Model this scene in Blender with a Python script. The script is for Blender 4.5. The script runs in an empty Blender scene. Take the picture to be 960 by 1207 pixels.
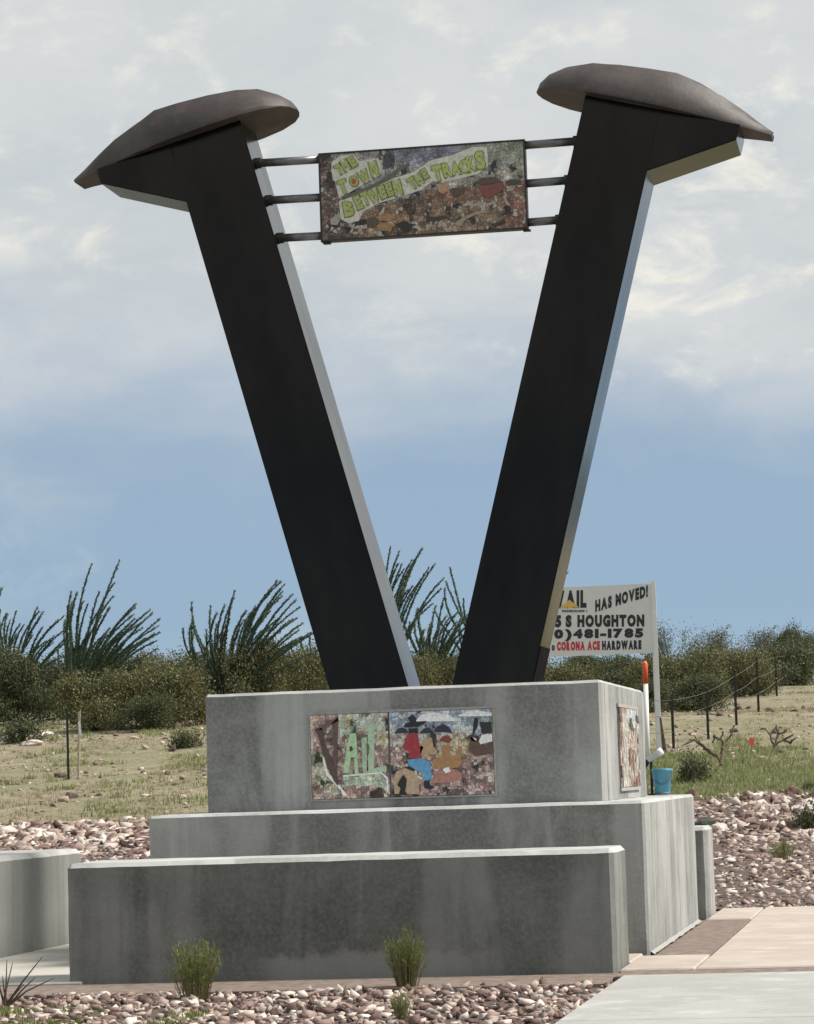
import bpy, bmesh, math, random
import numpy as np
from mathutils import Vector, Matrix, Euler, noise as mnoise

SC = bpy.context.scene
COL = SC.collection
rnd = random.Random(11)

# ------------------------------------------------------------------ camera
CAM_POS = Vector((0, 0, 1.5))
FPX = 3500.68                                   # focal length in photo pixels (photo 960 x 1207)
FWD = Vector((-0.16837, 0.981556, 0.090551))
RGT = Vector((0.984567, 0.171911, -0.032791))
UPV = Vector((0.047753, -0.083632, 0.995352))
cd = bpy.data.cameras.new('camera')
cam = bpy.data.objects.new('camera', cd)
COL.objects.link(cam)
m = Matrix.Identity(4)
for i in range(3):
    m[i][0], m[i][1], m[i][2], m[i][3] = RGT[i], UPV[i], -FWD[i], CAM_POS[i]
cam.matrix_world = m
cd.sensor_fit = 'HORIZONTAL'
cd.sensor_width = 36
cd.lens = 36 * FPX / 960
cd.clip_end = 9000
SC.camera = cam

# ------------------------------------------------------------------ exposure, sun, sky
SC.render.engine = 'CYCLES'
SC.view_settings.view_transform = 'Standard'
SC.view_settings.look = 'None'
SC.view_settings.gamma = 1
SC.view_settings.use_curve_mapping = False
SC.view_settings.exposure = 0.8
SUN_EL, SUN_AZ = math.radians(49), math.radians(85)      # azimuth clockwise from +Y
sd = bpy.data.lights.new('sun', 'SUN')
sd.energy = 3.1
sd.angle = math.radians(14)
sd.color = (1.0, 0.95, 0.87)
sun = bpy.data.objects.new('sun', sd)
COL.objects.link(sun)
sdir = Vector((math.sin(SUN_AZ) * math.cos(SUN_EL), math.cos(SUN_AZ) * math.cos(SUN_EL), math.sin(SUN_EL)))
sun.rotation_euler = sdir.to_track_quat('Z', 'Y').to_euler()
sun.location = (20, 20, 40)

world = bpy.data.worlds.new('World')
SC.world = world
world.use_nodes = True
WT = world.node_tree
for n in list(WT.nodes):
    WT.nodes.remove(n)


class NB:
    """small node-tree builder"""
    def __init__(self, tree):
        self.t = tree

    def n(self, typ, **kw):
        nd = self.t.nodes.new(typ)
        for k, v in kw.items():
            setattr(nd, k, v)
        return nd

    def link(self, a, b):
        self.t.links.new(a, b)

    def put(self, sock, v):
        if isinstance(v, bpy.types.NodeSocket):
            self.link(v, sock)
        elif v is not None:
            if isinstance(v, (tuple, list)) and len(v) == 3 and sock.type == 'RGBA':
                v = (*v, 1)
            sock.default_value = v

    def math(self, op, a, b=None, c=None, clamp=False):
        nd = self.n('ShaderNodeMath', operation=op, use_clamp=clamp)
        for i, v in enumerate((a, b, c)):
            self.put(nd.inputs[i], v)
        return nd.outputs[0]

    def vmul(self, v, s):
        nd = self.n('ShaderNodeVectorMath', operation='MULTIPLY')
        self.put(nd.inputs[0], v)
        nd.inputs[1].default_value = s
        return nd.outputs[0]

    def noise(self, vec, scale, detail=4, rough=.55, out='Fac', dist=0):
        nd = self.n('ShaderNodeTexNoise')
        if vec is not None:
            self.link(vec, nd.inputs['Vector'])
        nd.inputs['Scale'].default_value = scale
        nd.inputs['Detail'].default_value = detail
        nd.inputs['Roughness'].default_value = rough
        nd.inputs['Distortion'].default_value = dist
        return nd.outputs[out]

    def rng(self, v, a, b, c=0, d=1, smooth=True):
        nd = self.n('ShaderNodeMapRange')
        nd.interpolation_type = 'SMOOTHSTEP' if smooth else 'LINEAR'
        self.put(nd.inputs[0], v)
        for i, x in enumerate((a, b, c, d)):
            nd.inputs[i + 1].default_value = x
        return nd.outputs[0]

    def mix(self, f, a, b, mode='MIX'):
        nd = self.n('ShaderNodeMix', data_type='RGBA', blend_type=mode)
        self.put(nd.inputs[0], f)
        self.put(nd.inputs[6], a)
        self.put(nd.inputs[7], b)
        return nd.outputs[2]

    def ramp(self, f, stops, interp='LINEAR'):
        nd = self.n('ShaderNodeValToRGB')
        cr = nd.color_ramp
        cr.interpolation = interp
        while len(cr.elements) < len(stops):
            cr.elements.new(.5)
        for e, (p, c) in zip(cr.elements, stops):
            e.position = p
            e.color = (*c, 1)
        self.put(nd.inputs[0], f)
        return nd.outputs[0]

    def bump(self, h, strength=.4, dist=.01):
        nd = self.n('ShaderNodeBump')
        nd.inputs['Strength'].default_value = strength
        nd.inputs['Distance'].default_value = dist
        self.link(h, nd.inputs['Height'])
        return nd.outputs[0]


w = NB(WT)
tc = w.n('ShaderNodeTexCoord').outputs['Generated']
sky = w.n('ShaderNodeTexSky', sky_type='NISHITA')
sky.sun_disc = False
sky.sun_elevation = SUN_EL
sky.sun_rotation = SUN_AZ
sky.air_density = 1.0
sky.dust_density = 1.0
K = 1 / (0.1 * 2 ** 0.8)                          # scene-linear value that shows as 1.0
sep = w.n('ShaderNodeSeparateXYZ')
w.link(tc, sep.inputs[0])
zel = sep.outputs[2]
nbig = w.noise(w.vmul(tc, (3.2, 3.2, 9)), 1.0, 5, .55)
nmid = w.noise(w.vmul(tc, (11, 11, 22)), 1.0, 7, .6, dist=.35)
nfin = w.noise(w.vmul(tc, (26, 26, 44)), 1.0, 7, .62, dist=.3)
# clear-ish rain-blue air low down (Nishita under a veil), cloud deck higher up
veil = w.ramp(w.rng(zel, 0, .16, smooth=False), [(0, (.34 * K, .52 * K, .68 * K)), (.35, (.25 * K, .385 * K, .56 * K)),
                                  (.7, (.28 * K, .385 * K, .53 * K)), (1, (.38 * K, .465 * K, .575 * K))])
low = w.mix(.86, sky.outputs[0], veil)
zz = w.math('ADD', zel, w.math('MULTIPLY', w.math('SUBTRACT', nbig, .5), .14))
zz = w.math('ADD', zz, w.math('MULTIPLY', w.math('SUBTRACT', nmid, .5), .07))
cover = w.rng(zz, .085, .175)
deck = w.mix(w.rng(nmid, .3, .7), (.57 * K, .615 * K, .645 * K), (.675 * K, .70 * K, .71 * K))
base = w.mix(cover, low, deck)
puff = w.math('MULTIPLY', w.rng(nfin, .50, .72), w.rng(nbig, .42, .56))
band = w.math('MULTIPLY', w.rng(zel, .10, .15), w.rng(zel, .30, .21))
puff = w.math('MULTIPLY', puff, w.math('ADD', w.math('MULTIPLY', band, .8), .12))
skycol = w.mix(puff, base, (.93 * K, .90 * K, .80 * K))
bg = w.n('ShaderNodeBackground')
bg.inputs[1].default_value = 0.1
w.link(skycol, bg.inputs[0])
wo = w.n('ShaderNodeOutputWorld')
w.link(bg.outputs[0], wo.inputs[0])


# ------------------------------------------------------------------ photo helpers
def ray(u, v):
    return FWD + RGT * ((u - 480) / FPX) - UPV * ((v - 603.5) / FPX)


def atY(u, v, Y):
    d = ray(u, v)
    return CAM_POS + d * (Y / d.y)


def atZ(u, v, Z):
    d = ray(u, v)
    return CAM_POS + d * ((Z - CAM_POS.z) / d.z)


def lin(c):
    c /= 255
    return c / 12.92 if c <= .04045 else ((c + .055) / 1.055) ** 2.4


# ------------------------------------------------------------------ object helpers
def mesh(name, verts, faces, mat, smooth=False):
    me = bpy.data.meshes.new(name)
    me.from_pydata([tuple(v) for v in verts], [], faces)
    me.materials.append(mat)
    if smooth:
        me.polygons.foreach_set('use_smooth', [True] * len(me.polygons))
    me.update()
    return me


def link(name, me, parent=None):
    o = bpy.data.objects.new(name, me)
    COL.objects.link(o)
    if parent is not None:
        o.parent = parent
        o.matrix_parent_inverse = parent.matrix_basis.inverted()   # geometry below is in world space
    return o


def obj(name, verts, faces, mat, parent=None, smooth=False):
    return link(name, mesh(name, verts, faces, mat, smooth), parent)


def tag(o, label, cat, group=None):
    o['label'] = label
    o['category'] = cat
    if group:
        o['group'] = group
    return o


def struct(o):
    o['kind'] = 'structure'
    return o


def thing(name, loc, label, cat, group=None, rot=None):
    o = bpy.data.objects.new(name, None)
    o.empty_display_size = .2
    COL.objects.link(o)
    o.location = loc
    if rot:
        o.rotation_euler = rot
    o.matrix_basis = Matrix.LocRotScale(Vector(loc), Euler(rot or (0, 0, 0)), None)
    return tag(o, label, cat, group)


def copy_tree(o, parent=None):
    c = o.copy()
    COL.objects.link(c)
    c.parent = parent
    for ch in o.children:
        copy_tree(ch, c)
    return c


class MB:
    """collects geometry for one mesh"""
    def __init__(self):
        self.v, self.f = [], []

    def add(self, vs, fs):
        k = len(self.v)
        self.v += [tuple(v) for v in vs]
        self.f += [tuple(i + k for i in f) for f in fs]
        return self

    def box(self, a, b):
        (x0, y0, z0), (x1, y1, z1) = a, b
        vs = [(x, y, z) for z in (z0, z1) for y in (y0, y1) for x in (x0, x1)]
        return self.add(vs, [(0, 2, 3, 1), (4, 5, 7, 6), (0, 1, 5, 4), (2, 6, 7, 3), (0, 4, 6, 2), (1, 3, 7, 5)])

    def tube(self, pts, rad, sides=6, cap=True):
        pts = [Vector(p) for p in pts]
        rads = rad if isinstance(rad, (list, tuple)) else [rad] * len(pts)
        k = len(self.v)
        t0 = (pts[1] - pts[0]).normalized()
        ref = Vector((0, 0, 1)) if abs(t0.z) < .9 else Vector((1, 0, 0))
        nrm = t0.cross(ref).normalized()
        for i, p in enumerate(pts):
            t = (pts[min(i + 1, len(pts) - 1)] - pts[max(i - 1, 0)]).normalized()
            nrm = (nrm - t * nrm.dot(t)).normalized()
            bn = t.cross(nrm)
            for s in range(sides):
                a = 2 * math.pi * s / sides
                self.v.append(tuple(p + (nrm * math.cos(a) + bn * math.sin(a)) * rads[i]))
        for i in range(len(pts) - 1):
            for s in range(sides):
                a, b = k + i * sides + s, k + i * sides + (s + 1) % sides
                self.f.append((a, b, b + sides, a + sides))
        if cap:
            self.f.append(tuple(k + s for s in reversed(range(sides))))
            e = k + (len(pts) - 1) * sides
            self.f.append(tuple(e + s for s in range(sides)))
        return self

    def prism(self, poly, plane, d0, d1):
        """poly in 2-D, plane(p, depth) -> 3-D; ccw or cw both accepted"""
        n = len(poly)
        vs = [plane(p, d0) for p in poly] + [plane(p, d1) for p in poly]
        fs = [tuple(range(n)), tuple(reversed(range(n, 2 * n)))]
        fs += [(i, i + n, (i + 1) % n + n, (i + 1) % n) for i in range(n)]
        return self.add(vs, fs)

    def make(self, name, mat, parent=None, smooth=False):
        o = obj(name, self.v, self.f, mat, parent, smooth)
        fix_normals(o.data)
        return o


def fix_normals(me):
    bm = bmesh.new()
    bm.from_mesh(me)
    bmesh.ops.recalc_face_normals(bm, faces=bm.faces[:])
    bm.to_mesh(me)
    bm.free()


# ------------------------------------------------------------------ materials
def material(name):
    mt = bpy.data.materials.new(name)
    mt.use_nodes = True
    b = NB(mt.node_tree)
    p = mt.node_tree.nodes['Principled BSDF']
    return mt, b, p


def plain(name, col, rough=.6, metal=0, ior=1.5, var=.12, scale=12, bumps=.15):
    mt, b, p = material(name)
    co = b.n('ShaderNodeTexCoord').outputs['Object']
    nz = b.noise(co, scale, 5, .6)
    f = b.rng(nz, .25, .75)
    c = b.mix(f, tuple(x * (1 - var) for x in col), tuple(min(1, x * (1 + var)) for x in col))
    b.link(c, p.inputs['Base Color'])
    p.inputs['Roughness'].default_value = rough
    p.inputs['Metallic'].default_value = metal
    p.inputs['IOR'].default_value = ior
    if bumps:
        b.link(b.bump(b.noise(co, scale * 4, 4, .6), bumps, .004), p.inputs['Normal'])
    return mt


def concrete(name, dark, light, seed=0.0, patch=None):
    mt, b, p = material(name)
    g = b.n('ShaderNodeNewGeometry').outputs['Position']
    off = b.n('ShaderNodeVectorMath', operation='ADD')
    b.link(g, off.inputs[0])
    off.inputs[1].default_value = (seed, seed * .7, seed * .3)
    co = off.outputs[0]
    streak = b.noise(b.vmul(co, (1.5, 1.5, .22)), 1.0, 5, .58, dist=.5)
    blot = b.noise(b.vmul(co, (1.0, 1.0, 1.3)), 1.3, 6, .62, dist=.3)
    fine = b.noise(co, 34, 5, .7)
    pit = b.noise(co, 150, 3, .6)
    f = b.math('ADD', b.math('MULTIPLY', b.rng(streak, .42, .60), .66), b.math('MULTIPLY', b.rng(blot, .34, .66), .38))
    c = b.mix(f, dark, light)
    c = b.mix(b.math('MULTIPLY', b.rng(fine, .35, .75), .35), c, tuple(x * 1.25 for x in light))
    c = b.mix(b.math('MULTIPLY', b.rng(pit, .62, .74), .35), c, tuple(x * .5 for x in dark))
    # pale lime runs
    run = b.rng(b.noise(b.vmul(co, (3.2, 3.2, .20)), 1.0, 4, .55, dist=.3), .55, .70)
    c = b.mix(b.math('MULTIPLY', run, .5), c, tuple(min(.6, x * 1.35) for x in light))
    if patch:                                            # rubbed mortar smear along the foot of the wall
        sp_ = b.n('ShaderNodeSeparateXYZ')
        b.link(g, sp_.inputs[0])
        wob = b.noise(co, 4.5, 6, .65)
        zlim = b.math('ADD', sp_.outputs[2], b.math('MULTIPLY', b.math('SUBTRACT', wob, .5), .34))
        xin = b.math('MULTIPLY', b.rng(sp_.outputs[0], patch[0], patch[0] + .25), b.rng(sp_.outputs[0], patch[1], patch[1] - .5))
        mk_ = b.math('MULTIPLY', b.rng(zlim, .21, .13), xin)
        c = b.mix(b.math('MULTIPLY', mk_, .62), c, (.27, .268, .248))
    b.link(c, p.inputs['Base Color'])
    p.inputs['Roughness'].default_value = .85
    hh = b.math('ADD', b.math('MULTIPLY', fine, .7), b.math('MULTIPLY', pit, .3))
    b.link(b.bump(hh, .35, .006), p.inputs['Normal'])
    return mt


STONE_STOPS = [(0, (.050, .030, .026)), (.22, (.13, .080, .068)), (.45, (.235, .160, .135)), (.64, (.39, .30, .255)),
               (.80, (.54, .455, .395)), (.94, (.70, .64, .57)), (1, (.10, .088, .082))]


def stone_mat(name, single):
    mt, b, p = material(name)
    if single:
        r = b.n('ShaderNodeObjectInfo').outputs['Random']
    else:
        r = b.n('ShaderNodeNewGeometry').outputs['Random Per Island']
    c = b.ramp(r, STONE_STOPS)
    co = b.n('ShaderNodeTexCoord').outputs['Object']
    nz = b.noise(co, 22, 4, .6)
    c = b.mix(b.math('MULTIPLY', b.rng(nz, .4, .8), .4), c, (.3, .2, .17))
    b.link(c, p.inputs['Base Color'])
    p.inputs['Roughness'].default_value = .88
    b.link(b.bump(nz, .4, .01), p.inputs['Normal'])
    return mt


def leaf_mat(name, stops, trans=.25, rough=.6):
    mt, b, p = material(name)
    r = b.n('ShaderNodeNewGeometry').outputs['Random Per Island']
    oi = b.n('ShaderNodeObjectInfo').outputs['Random']
    c = b.ramp(r, stops)
    c = b.mix(b.math('MULTIPLY', oi, .35), c, tuple(x * .55 for x in stops[0][1]))
    b.link(c, p.inputs['Base Color'])
    p.inputs['Roughness'].default_value = rough
    tr = b.n('ShaderNodeBsdfTranslucent')
    b.link(c, tr.inputs[0])
    ms = b.n('ShaderNodeMixShader')
    ms.inputs[0].default_value = trans
    b.link(p.outputs[0], ms.inputs[1])
    b.link(tr.outputs[0], ms.inputs[2])
    b.link(ms.outputs[0], mt.node_tree.nodes['Material Output'].inputs[0])
    return mt


M = {}
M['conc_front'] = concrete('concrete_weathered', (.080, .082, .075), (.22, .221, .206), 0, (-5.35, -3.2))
M['conc'] = concrete('concrete_cast', (.135, .138, .13), (.35, .352, .34), 7.3)
M['conc_wall'] = concrete('concrete_wall_shaded', (.185, .188, .172), (.26, .262, .243), 3.1)  # toned down to stand in for the plinth's shade on this wall
M['conc_top'] = concrete('concrete_sky_lit', (.31, .31, .297), (.45, .45, .435), 4.4)  # pale copy for upward faces, sky light painted in
M['mortar'] = plain('mortar', (.33, .325, .30), .9, var=.2, scale=25, bumps=.5)
M['slab_tan'] = concrete('slab_tan', (.37, .315, .268), (.45, .387, .337), 5.0)
M['slab_grey'] = concrete('slab_grey', (.315, .308, .288), (.385, .38, .36), 9.0)
M['slab_cream'] = concrete('slab_cream', (.36, .34, .30), (.45, .425, .38), 2.0)
M['brown_band'] = plain('stained_aggregate', (.19, .145, .12), .9, var=.35, scale=9, bumps=.6)
M['stone'] = stone_mat('stone', True)
M['stones'] = stone_mat('stone_mix', False)
M['boulder_brown'] = plain('boulder_brown', (.13, .085, .06), .9, var=.4, scale=9, bumps=.6)
M['boulder_green'] = plain('boulder_green', (.06, .068, .055), .9, var=.35, scale=9, bumps=.6)
M['boulder_pale'] = plain('boulder_pale', (.55, .47, .42), .9, var=.2, scale=9, bumps=.6)
M['steel_frame'] = plain('steel_frame', (.035, .03, .028), .45, .3, var=.4, scale=14)
M['rail'] = plain('rail_steel', (.16, .16, .165), .38, .55, var=.25, scale=10, bumps=.1)
M['grout'] = plain('grout', (.24, .215, .19), .9, var=.2, scale=40)
M['white_paint'] = plain('white_paint', (.72, .72, .70), .5, var=.05, scale=6, bumps=.05)
M['board'] = plain('sign_board', (.68, .68, .66), .45, var=.04, scale=2, bumps=.02)
M['ink_black'] = plain('ink_black', (.018, .018, .02), .5, var=.1, bumps=0)
M['ink_red'] = plain('ink_red', (.50, .035, .04), .5, var=.1, bumps=0)
M['ink_yellow'] = plain('ink_yellow', (.70, .44, .10), .5, var=.1, bumps=0)
M['ink_grey'] = plain('ink_grey', (.10, .09, .085), .5, var=.1, bumps=0)
M['orange'] = plain('orange_plastic', (.62, .10, .035), .45, var=.1, bumps=.05)
M['flag'] = plain('flag_orange', (.85, .14, .06), .5, var=.08, bumps=.05)
M['bucket'] = plain('blue_plastic', (.07, .28, .40), .35, var=.1, scale=9, bumps=.05)
M['bucket_band'] = plain('grey_band', (.12, .14, .15), .5)
M['black_metal'] = plain('black_metal', (.02, .02, .02), .5, .3)
M['post_steel'] = plain('post_steel', (.028, .03, .024), .65, .2, var=.3)
M['wire'] = plain('wire', (.16, .14, .12), .5, .5)
M['lath'] = plain('wood_lath', (.42, .35, .26), .8, var=.2, scale=20)
M['bark'] = plain('bark', (.085, .068, .05), .9, var=.3, scale=10)
M['cane'] = plain('cane', (.06, .085, .055), .85, var=.35, scale=14)
M['deadwood'] = plain('deadwood', (.13, .095, .075), .9, var=.3, scale=16)


def paint_black():
    mt, b, p = material('spike_paint')
    co = b.n('ShaderNodeTexCoord').outputs['Object']
    big = b.noise(b.vmul(co, (1.5, 1.5, .5)), 1.2, 5, .6)
    c = b.mix(b.rng(big, .3, .75), (.019, .0165, .0150), (.029, .0255, .0225))
    scr = b.noise(b.vmul(co, (14, 14, .45)), 1.0, 4, .6)
    c = b.mix(b.math('MULTIPLY', b.rng(scr, .66, .78), .35), c, (.04, .036, .034))
    b.link(c, p.inputs['Base Color'])
    p.inputs['Metallic'].default_value = 1
    p.inputs['Coat Weight'].default_value = .06
    p.inputs['Coat Roughness'].default_value = .12
    b.link(b.rng(big, .3, .8, .16, .26), p.inputs['Roughness'])
    p.inputs['IOR'].default_value = 1.55
    b.link(b.bump(b.noise(co, 5, 3, .5), .06, .02), p.inputs['Normal'])
    return mt


def rust_brown():
    mt, b, p = material('spike_head_paint')
    co = b.n('ShaderNodeTexCoord').outputs['Object']
    big = b.noise(co, 3.0, 6, .62)
    fin = b.noise(co, 26, 4, .6)
    c = b.mix(b.rng(big, .3, .72), (.030, .023, .021), (.066, .051, .048))
    c = b.mix(b.math('MULTIPLY', b.rng(fin, .5, .8), .4), c, (.10, .082, .076))
    b.link(c, p.inputs['Base Color'])
    p.inputs['Roughness'].default_value = .58
    b.link(b.bump(b.math('ADD', big, b.math('MULTIPLY', fin, .15)), .25, .03), p.inputs['Normal'])
    return mt


M['spike'] = paint_black()
M['foot_black'] = plain('matt_black', (.008, .0075, .0075), 1.0, var=.3, scale=6)
M['foot_black'].node_tree.nodes['Principled BSDF'].inputs['Specular IOR Level'].default_value = 0.05
M['head'] = rust_brown()


def ground_mat():
    mt, b, p = material('desert_ground')
    g = b.n('ShaderNodeNewGeometry').outputs['Position']
    n1 = b.noise(g, .22, 5, .6)
    n2 = b.noise(g, 1.6, 6, .65)
    n3 = b.noise(g, 9, 6, .75)
    c = b.mix(b.rng(n2, .35, .65), (.165, .138, .085), (.265, .225, .15))
    c = b.mix(b.math('MULTIPLY', b.rng(n1, .40, .60), .7), c, (.145, .15, .066))
    c = b.mix(b.math('MULTIPLY', b.rng(n3, .50, .66), .75), c, (.36, .30, .225))
    c = b.mix(b.math('MULTIPLY', b.rng(n3, .46, .36), .6), c, (.085, .08, .04))
    b.link(c, p.inputs['Base Color'])
    p.inputs['Roughness'].default_value = .95
    b.link(b.bump(b.math('ADD', n2, b.math('MULTIPLY', n3, .5)), .6, .06), p.inputs['Normal'])
    return mt


def gravel_soil():
    mt, b, p = material('gravel_soil')
    g = b.n('ShaderNodeNewGeometry').outputs['Position']
    n3 = b.noise(g, 22, 5, .7)
    c = b.mix(b.rng(n3, .3, .7), (.055, .038, .032), (.15, .108, .09))
    b.link(c, p.inputs['Base Color'])
    p.inputs['Roughness'].default_value = .95
    b.link(b.bump(n3, .8, .03), p.inputs['Normal'])
    return mt


M['ground'] = ground_mat()
M['gravel'] = gravel_soil()
M['bush_olive'] = leaf_mat('leaf_olive', [(0, (.06, .068, .025)), (.5, (.125, .13, .047)), (.85, (.20, .18, .066)), (1, (.30, .24, .11))])
M['bush_dark'] = leaf_mat('leaf_dark', [(0, (.045, .056, .025)), (.6, (.09, .105, .044)), (1, (.16, .16, .066))])
M['bush_grey'] = leaf_mat('leaf_grey', [(0, (.07, .09, .06)), (.6, (.12, .14, .10)), (1, (.19, .20, .15))])
M['ocotillo_leaf'] = leaf_mat('leaf_ocotillo', [(0, (.03, .062, .036)), (.6, (.06, .10, .055)), (1, (.09, .13, .07))])
M['weed'] = leaf_mat('leaf_weed', [(0, (.12, .16, .035)), (.6, (.19, .24, .06)), (1, (.32, .32, .13))], .45)
M['weed_dry'] = leaf_mat('leaf_dry', [(0, (.20, .17, .08)), (.6, (.33, .28, .14)), (1, (.42, .38, .22))], .3)
M['grass'] = leaf_mat('leaf_grass', [(0, (.15, .19, .06)), (.45, (.24, .28, .105)), (.8, (.35, .35, .16)), (1, (.52, .48, .31))], .45)
M['grass_dry'] = leaf_mat('leaf_straw', [(0, (.14, .135, .055)), (.45, (.23, .21, .095)), (.8, (.34, .30, .16)), (1, (.45, .41, .27))], .35)
M['cactus'] = plain('cactus_pad', (.04, .06, .03), .7, var=.3)

# ------------------------------------------------------------------ terrain
TY = [-200, 33.0, 34.0, 37, 44, 52, 55, 61, 65, 70, 76, 96, 115, 140, 220, 500, 1500, 6000]
TZ = [-.05, -.05, 0.03, .36, 1.08, 1.76, 1.88, 2.42, 2.80, 3.02, 3.38, 4.25, 5.05, 6.1, 7.0, 6.0, 4.0, -2]


def height(x, y):
    z = float(np.interp(y, TY, TZ))
    if y > 35:
        k = min(1, (y - 35) / 8)
        z += k * .10 * (mnoise.noise((x * .18, y * .18, 0)) + .4 * mnoise.noise((x * .7, y * .7, 3)))
    return z


ys = [-60 + 6 * i for i in range(16)] + [33 + .5 * i for i in range(0, 150)] + [108 + 3 * i for i in range(20)]
while ys[-1] < 6000:
    ys.append(ys[-1] * 1.25)
xs = [-34 + .6 * i for i in range(100)]
a = 26
ext = []
while a < 5000:
    a *= 1.35
    ext.append(a)
xs = [-e - 8 for e in reversed(ext)] + xs + ext
vs, fs = [], []
for y in ys:
    for x in xs:
        vs.append((x, y, height(x, y)))
nx = len(xs)
for j in range(len(ys) - 1):
    for i in range(nx - 1):
        k = j * nx + i
        fs.append((k, k + 1, k + nx + 1, k + nx))
struct(obj('ground', vs, fs, M['ground'], None, True))

# ------------------------------------------------------------------ monument dimensions (metres)
FW = (-6.834, -2.432, 23.13, 24.08, .935)
T2 = (-6.697, -2.373, 25.21, 30.67, 1.280)
T3 = (-6.359, -2.786, 26.00, 30.00, 2.341)
BW = (-6.62, -2.326, 31.57, 32.52, .926)


# ------------------------------------------------------------------ pavement and bands
def slab(name, x0, x1, y0, y1, mat, parent=None, top=0.0, bev=.012):
    bm = bmesh.new()
    v = [bm.verts.new(c) for c in [(x0, y0, -.045), (x1, y0, -.045), (x1, y1, -.045), (x0, y1, -.045), (x0, y0, top), (x1, y0, top), (x1, y1, top), (x0, y1, top)]]
    for f in [(3, 2, 1, 0), (4, 5, 6, 7), (0, 1, 5, 4), (1, 2, 6, 5), (2, 3, 7, 6), (3, 0, 4, 7)]:
        bm.faces.new([v[i] for i in f])
    if bev:
        es = [e for e in bm.edges if all(abs(q.co.z - top) < 1e-6 for q in e.verts)]
        bmesh.ops.bevel(bm, geom=es, offset=bev, segments=1, affect='EDGES')
    me = bpy.data.meshes.new(name)
    bm.to_mesh(me)
    bm.free()
    me.materials.append(mat)
    return link(name, me, parent)


def sheet(name, x0, x1, y0, y1, z, mat, parent=None):
    """thin bed with an uneven surface"""
    nx_, ny_ = max(2, int((x1 - x0) / .15)), max(2, int((y1 - y0) / .15))
    v, f = [], []
    for j in range(ny_ + 1):
        for i in range(nx_ + 1):
            x, y = x0 + (x1 - x0) * i / nx_, y0 + (y1 - y0) * j / ny_
            v.append((x, y, z + .006 * mnoise.noise((x * 2, y * 2, 1))))
    for j in range(ny_):
        for i in range(nx_):
            k = j * (nx_ + 1) + i
            f.append((k, k + 1, k + nx_ + 2, k + nx_ + 1))
    return obj(name, v, f, mat, parent, True)


pv = struct(sheet('pavement', -2.36, 6.2, 15.0, 33.15, -.034, M['brown_band']))
# tan plaza slabs to the right of the monument
slab('paving_slab', -2.42, -1.845, 23.17, 24.86, M['slab_tan'], pv)
slab('paving_slab', -6.69, -2.43, 24.10, 25.19, M['slab_tan'], pv)
slab('paving_slab', -2.30, -1.845, 30.75, 33.1, M['slab_tan'], pv)
for (a, b_) in ((23.17, 27.85), (27.865, 33.1)):
    slab('paving_slab', -1.825, .4, a, b_, M['slab_tan'], pv)
    slab('paving_slab', .415, 2.6, a, b_, M['slab_tan'], pv)
    slab('paving_slab', 2.615, 5.0, a, b_, M['slab_tan'], pv)
slab('stained_strip', -2.30, -1.85, 24.90, 30.71, M['brown_band'], pv, -.012, .004)
slab('stained_strip', -2.40, 5.0, 22.55, 23.13, M['brown_band'], pv, -.012, .004)
for i in range(4):
    a = -2.33 + i * 1.85
    slab('sidewalk_slab', a, a + 1.838, 18.42, 22.5, M['slab_grey'], pv)
    slab('sidewalk_slab', a, a + 1.838, 14.0, 18.40, M['slab_grey'], pv)
# left plaza
pl = struct(sheet('plaza_floor', -12.0, -6.7, 22.0, 33.15, -.036, M['brown_band']))
for j, (a, b_) in enumerate(((23.08, 26.0), (26.012, 29.2), (29.212, 33.0))):
    slab('paving_slab', -8.5, -6.72, a, b_, M['slab_cream'], pl)
    slab('paving_slab', -11.9, -8.512, a, b_, M['slab_cream'], pl)
slab('stained_strip', -11.9, -2.41, 21.95, 23.05, M['brown_band'], pl, -.02, .004)


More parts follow.
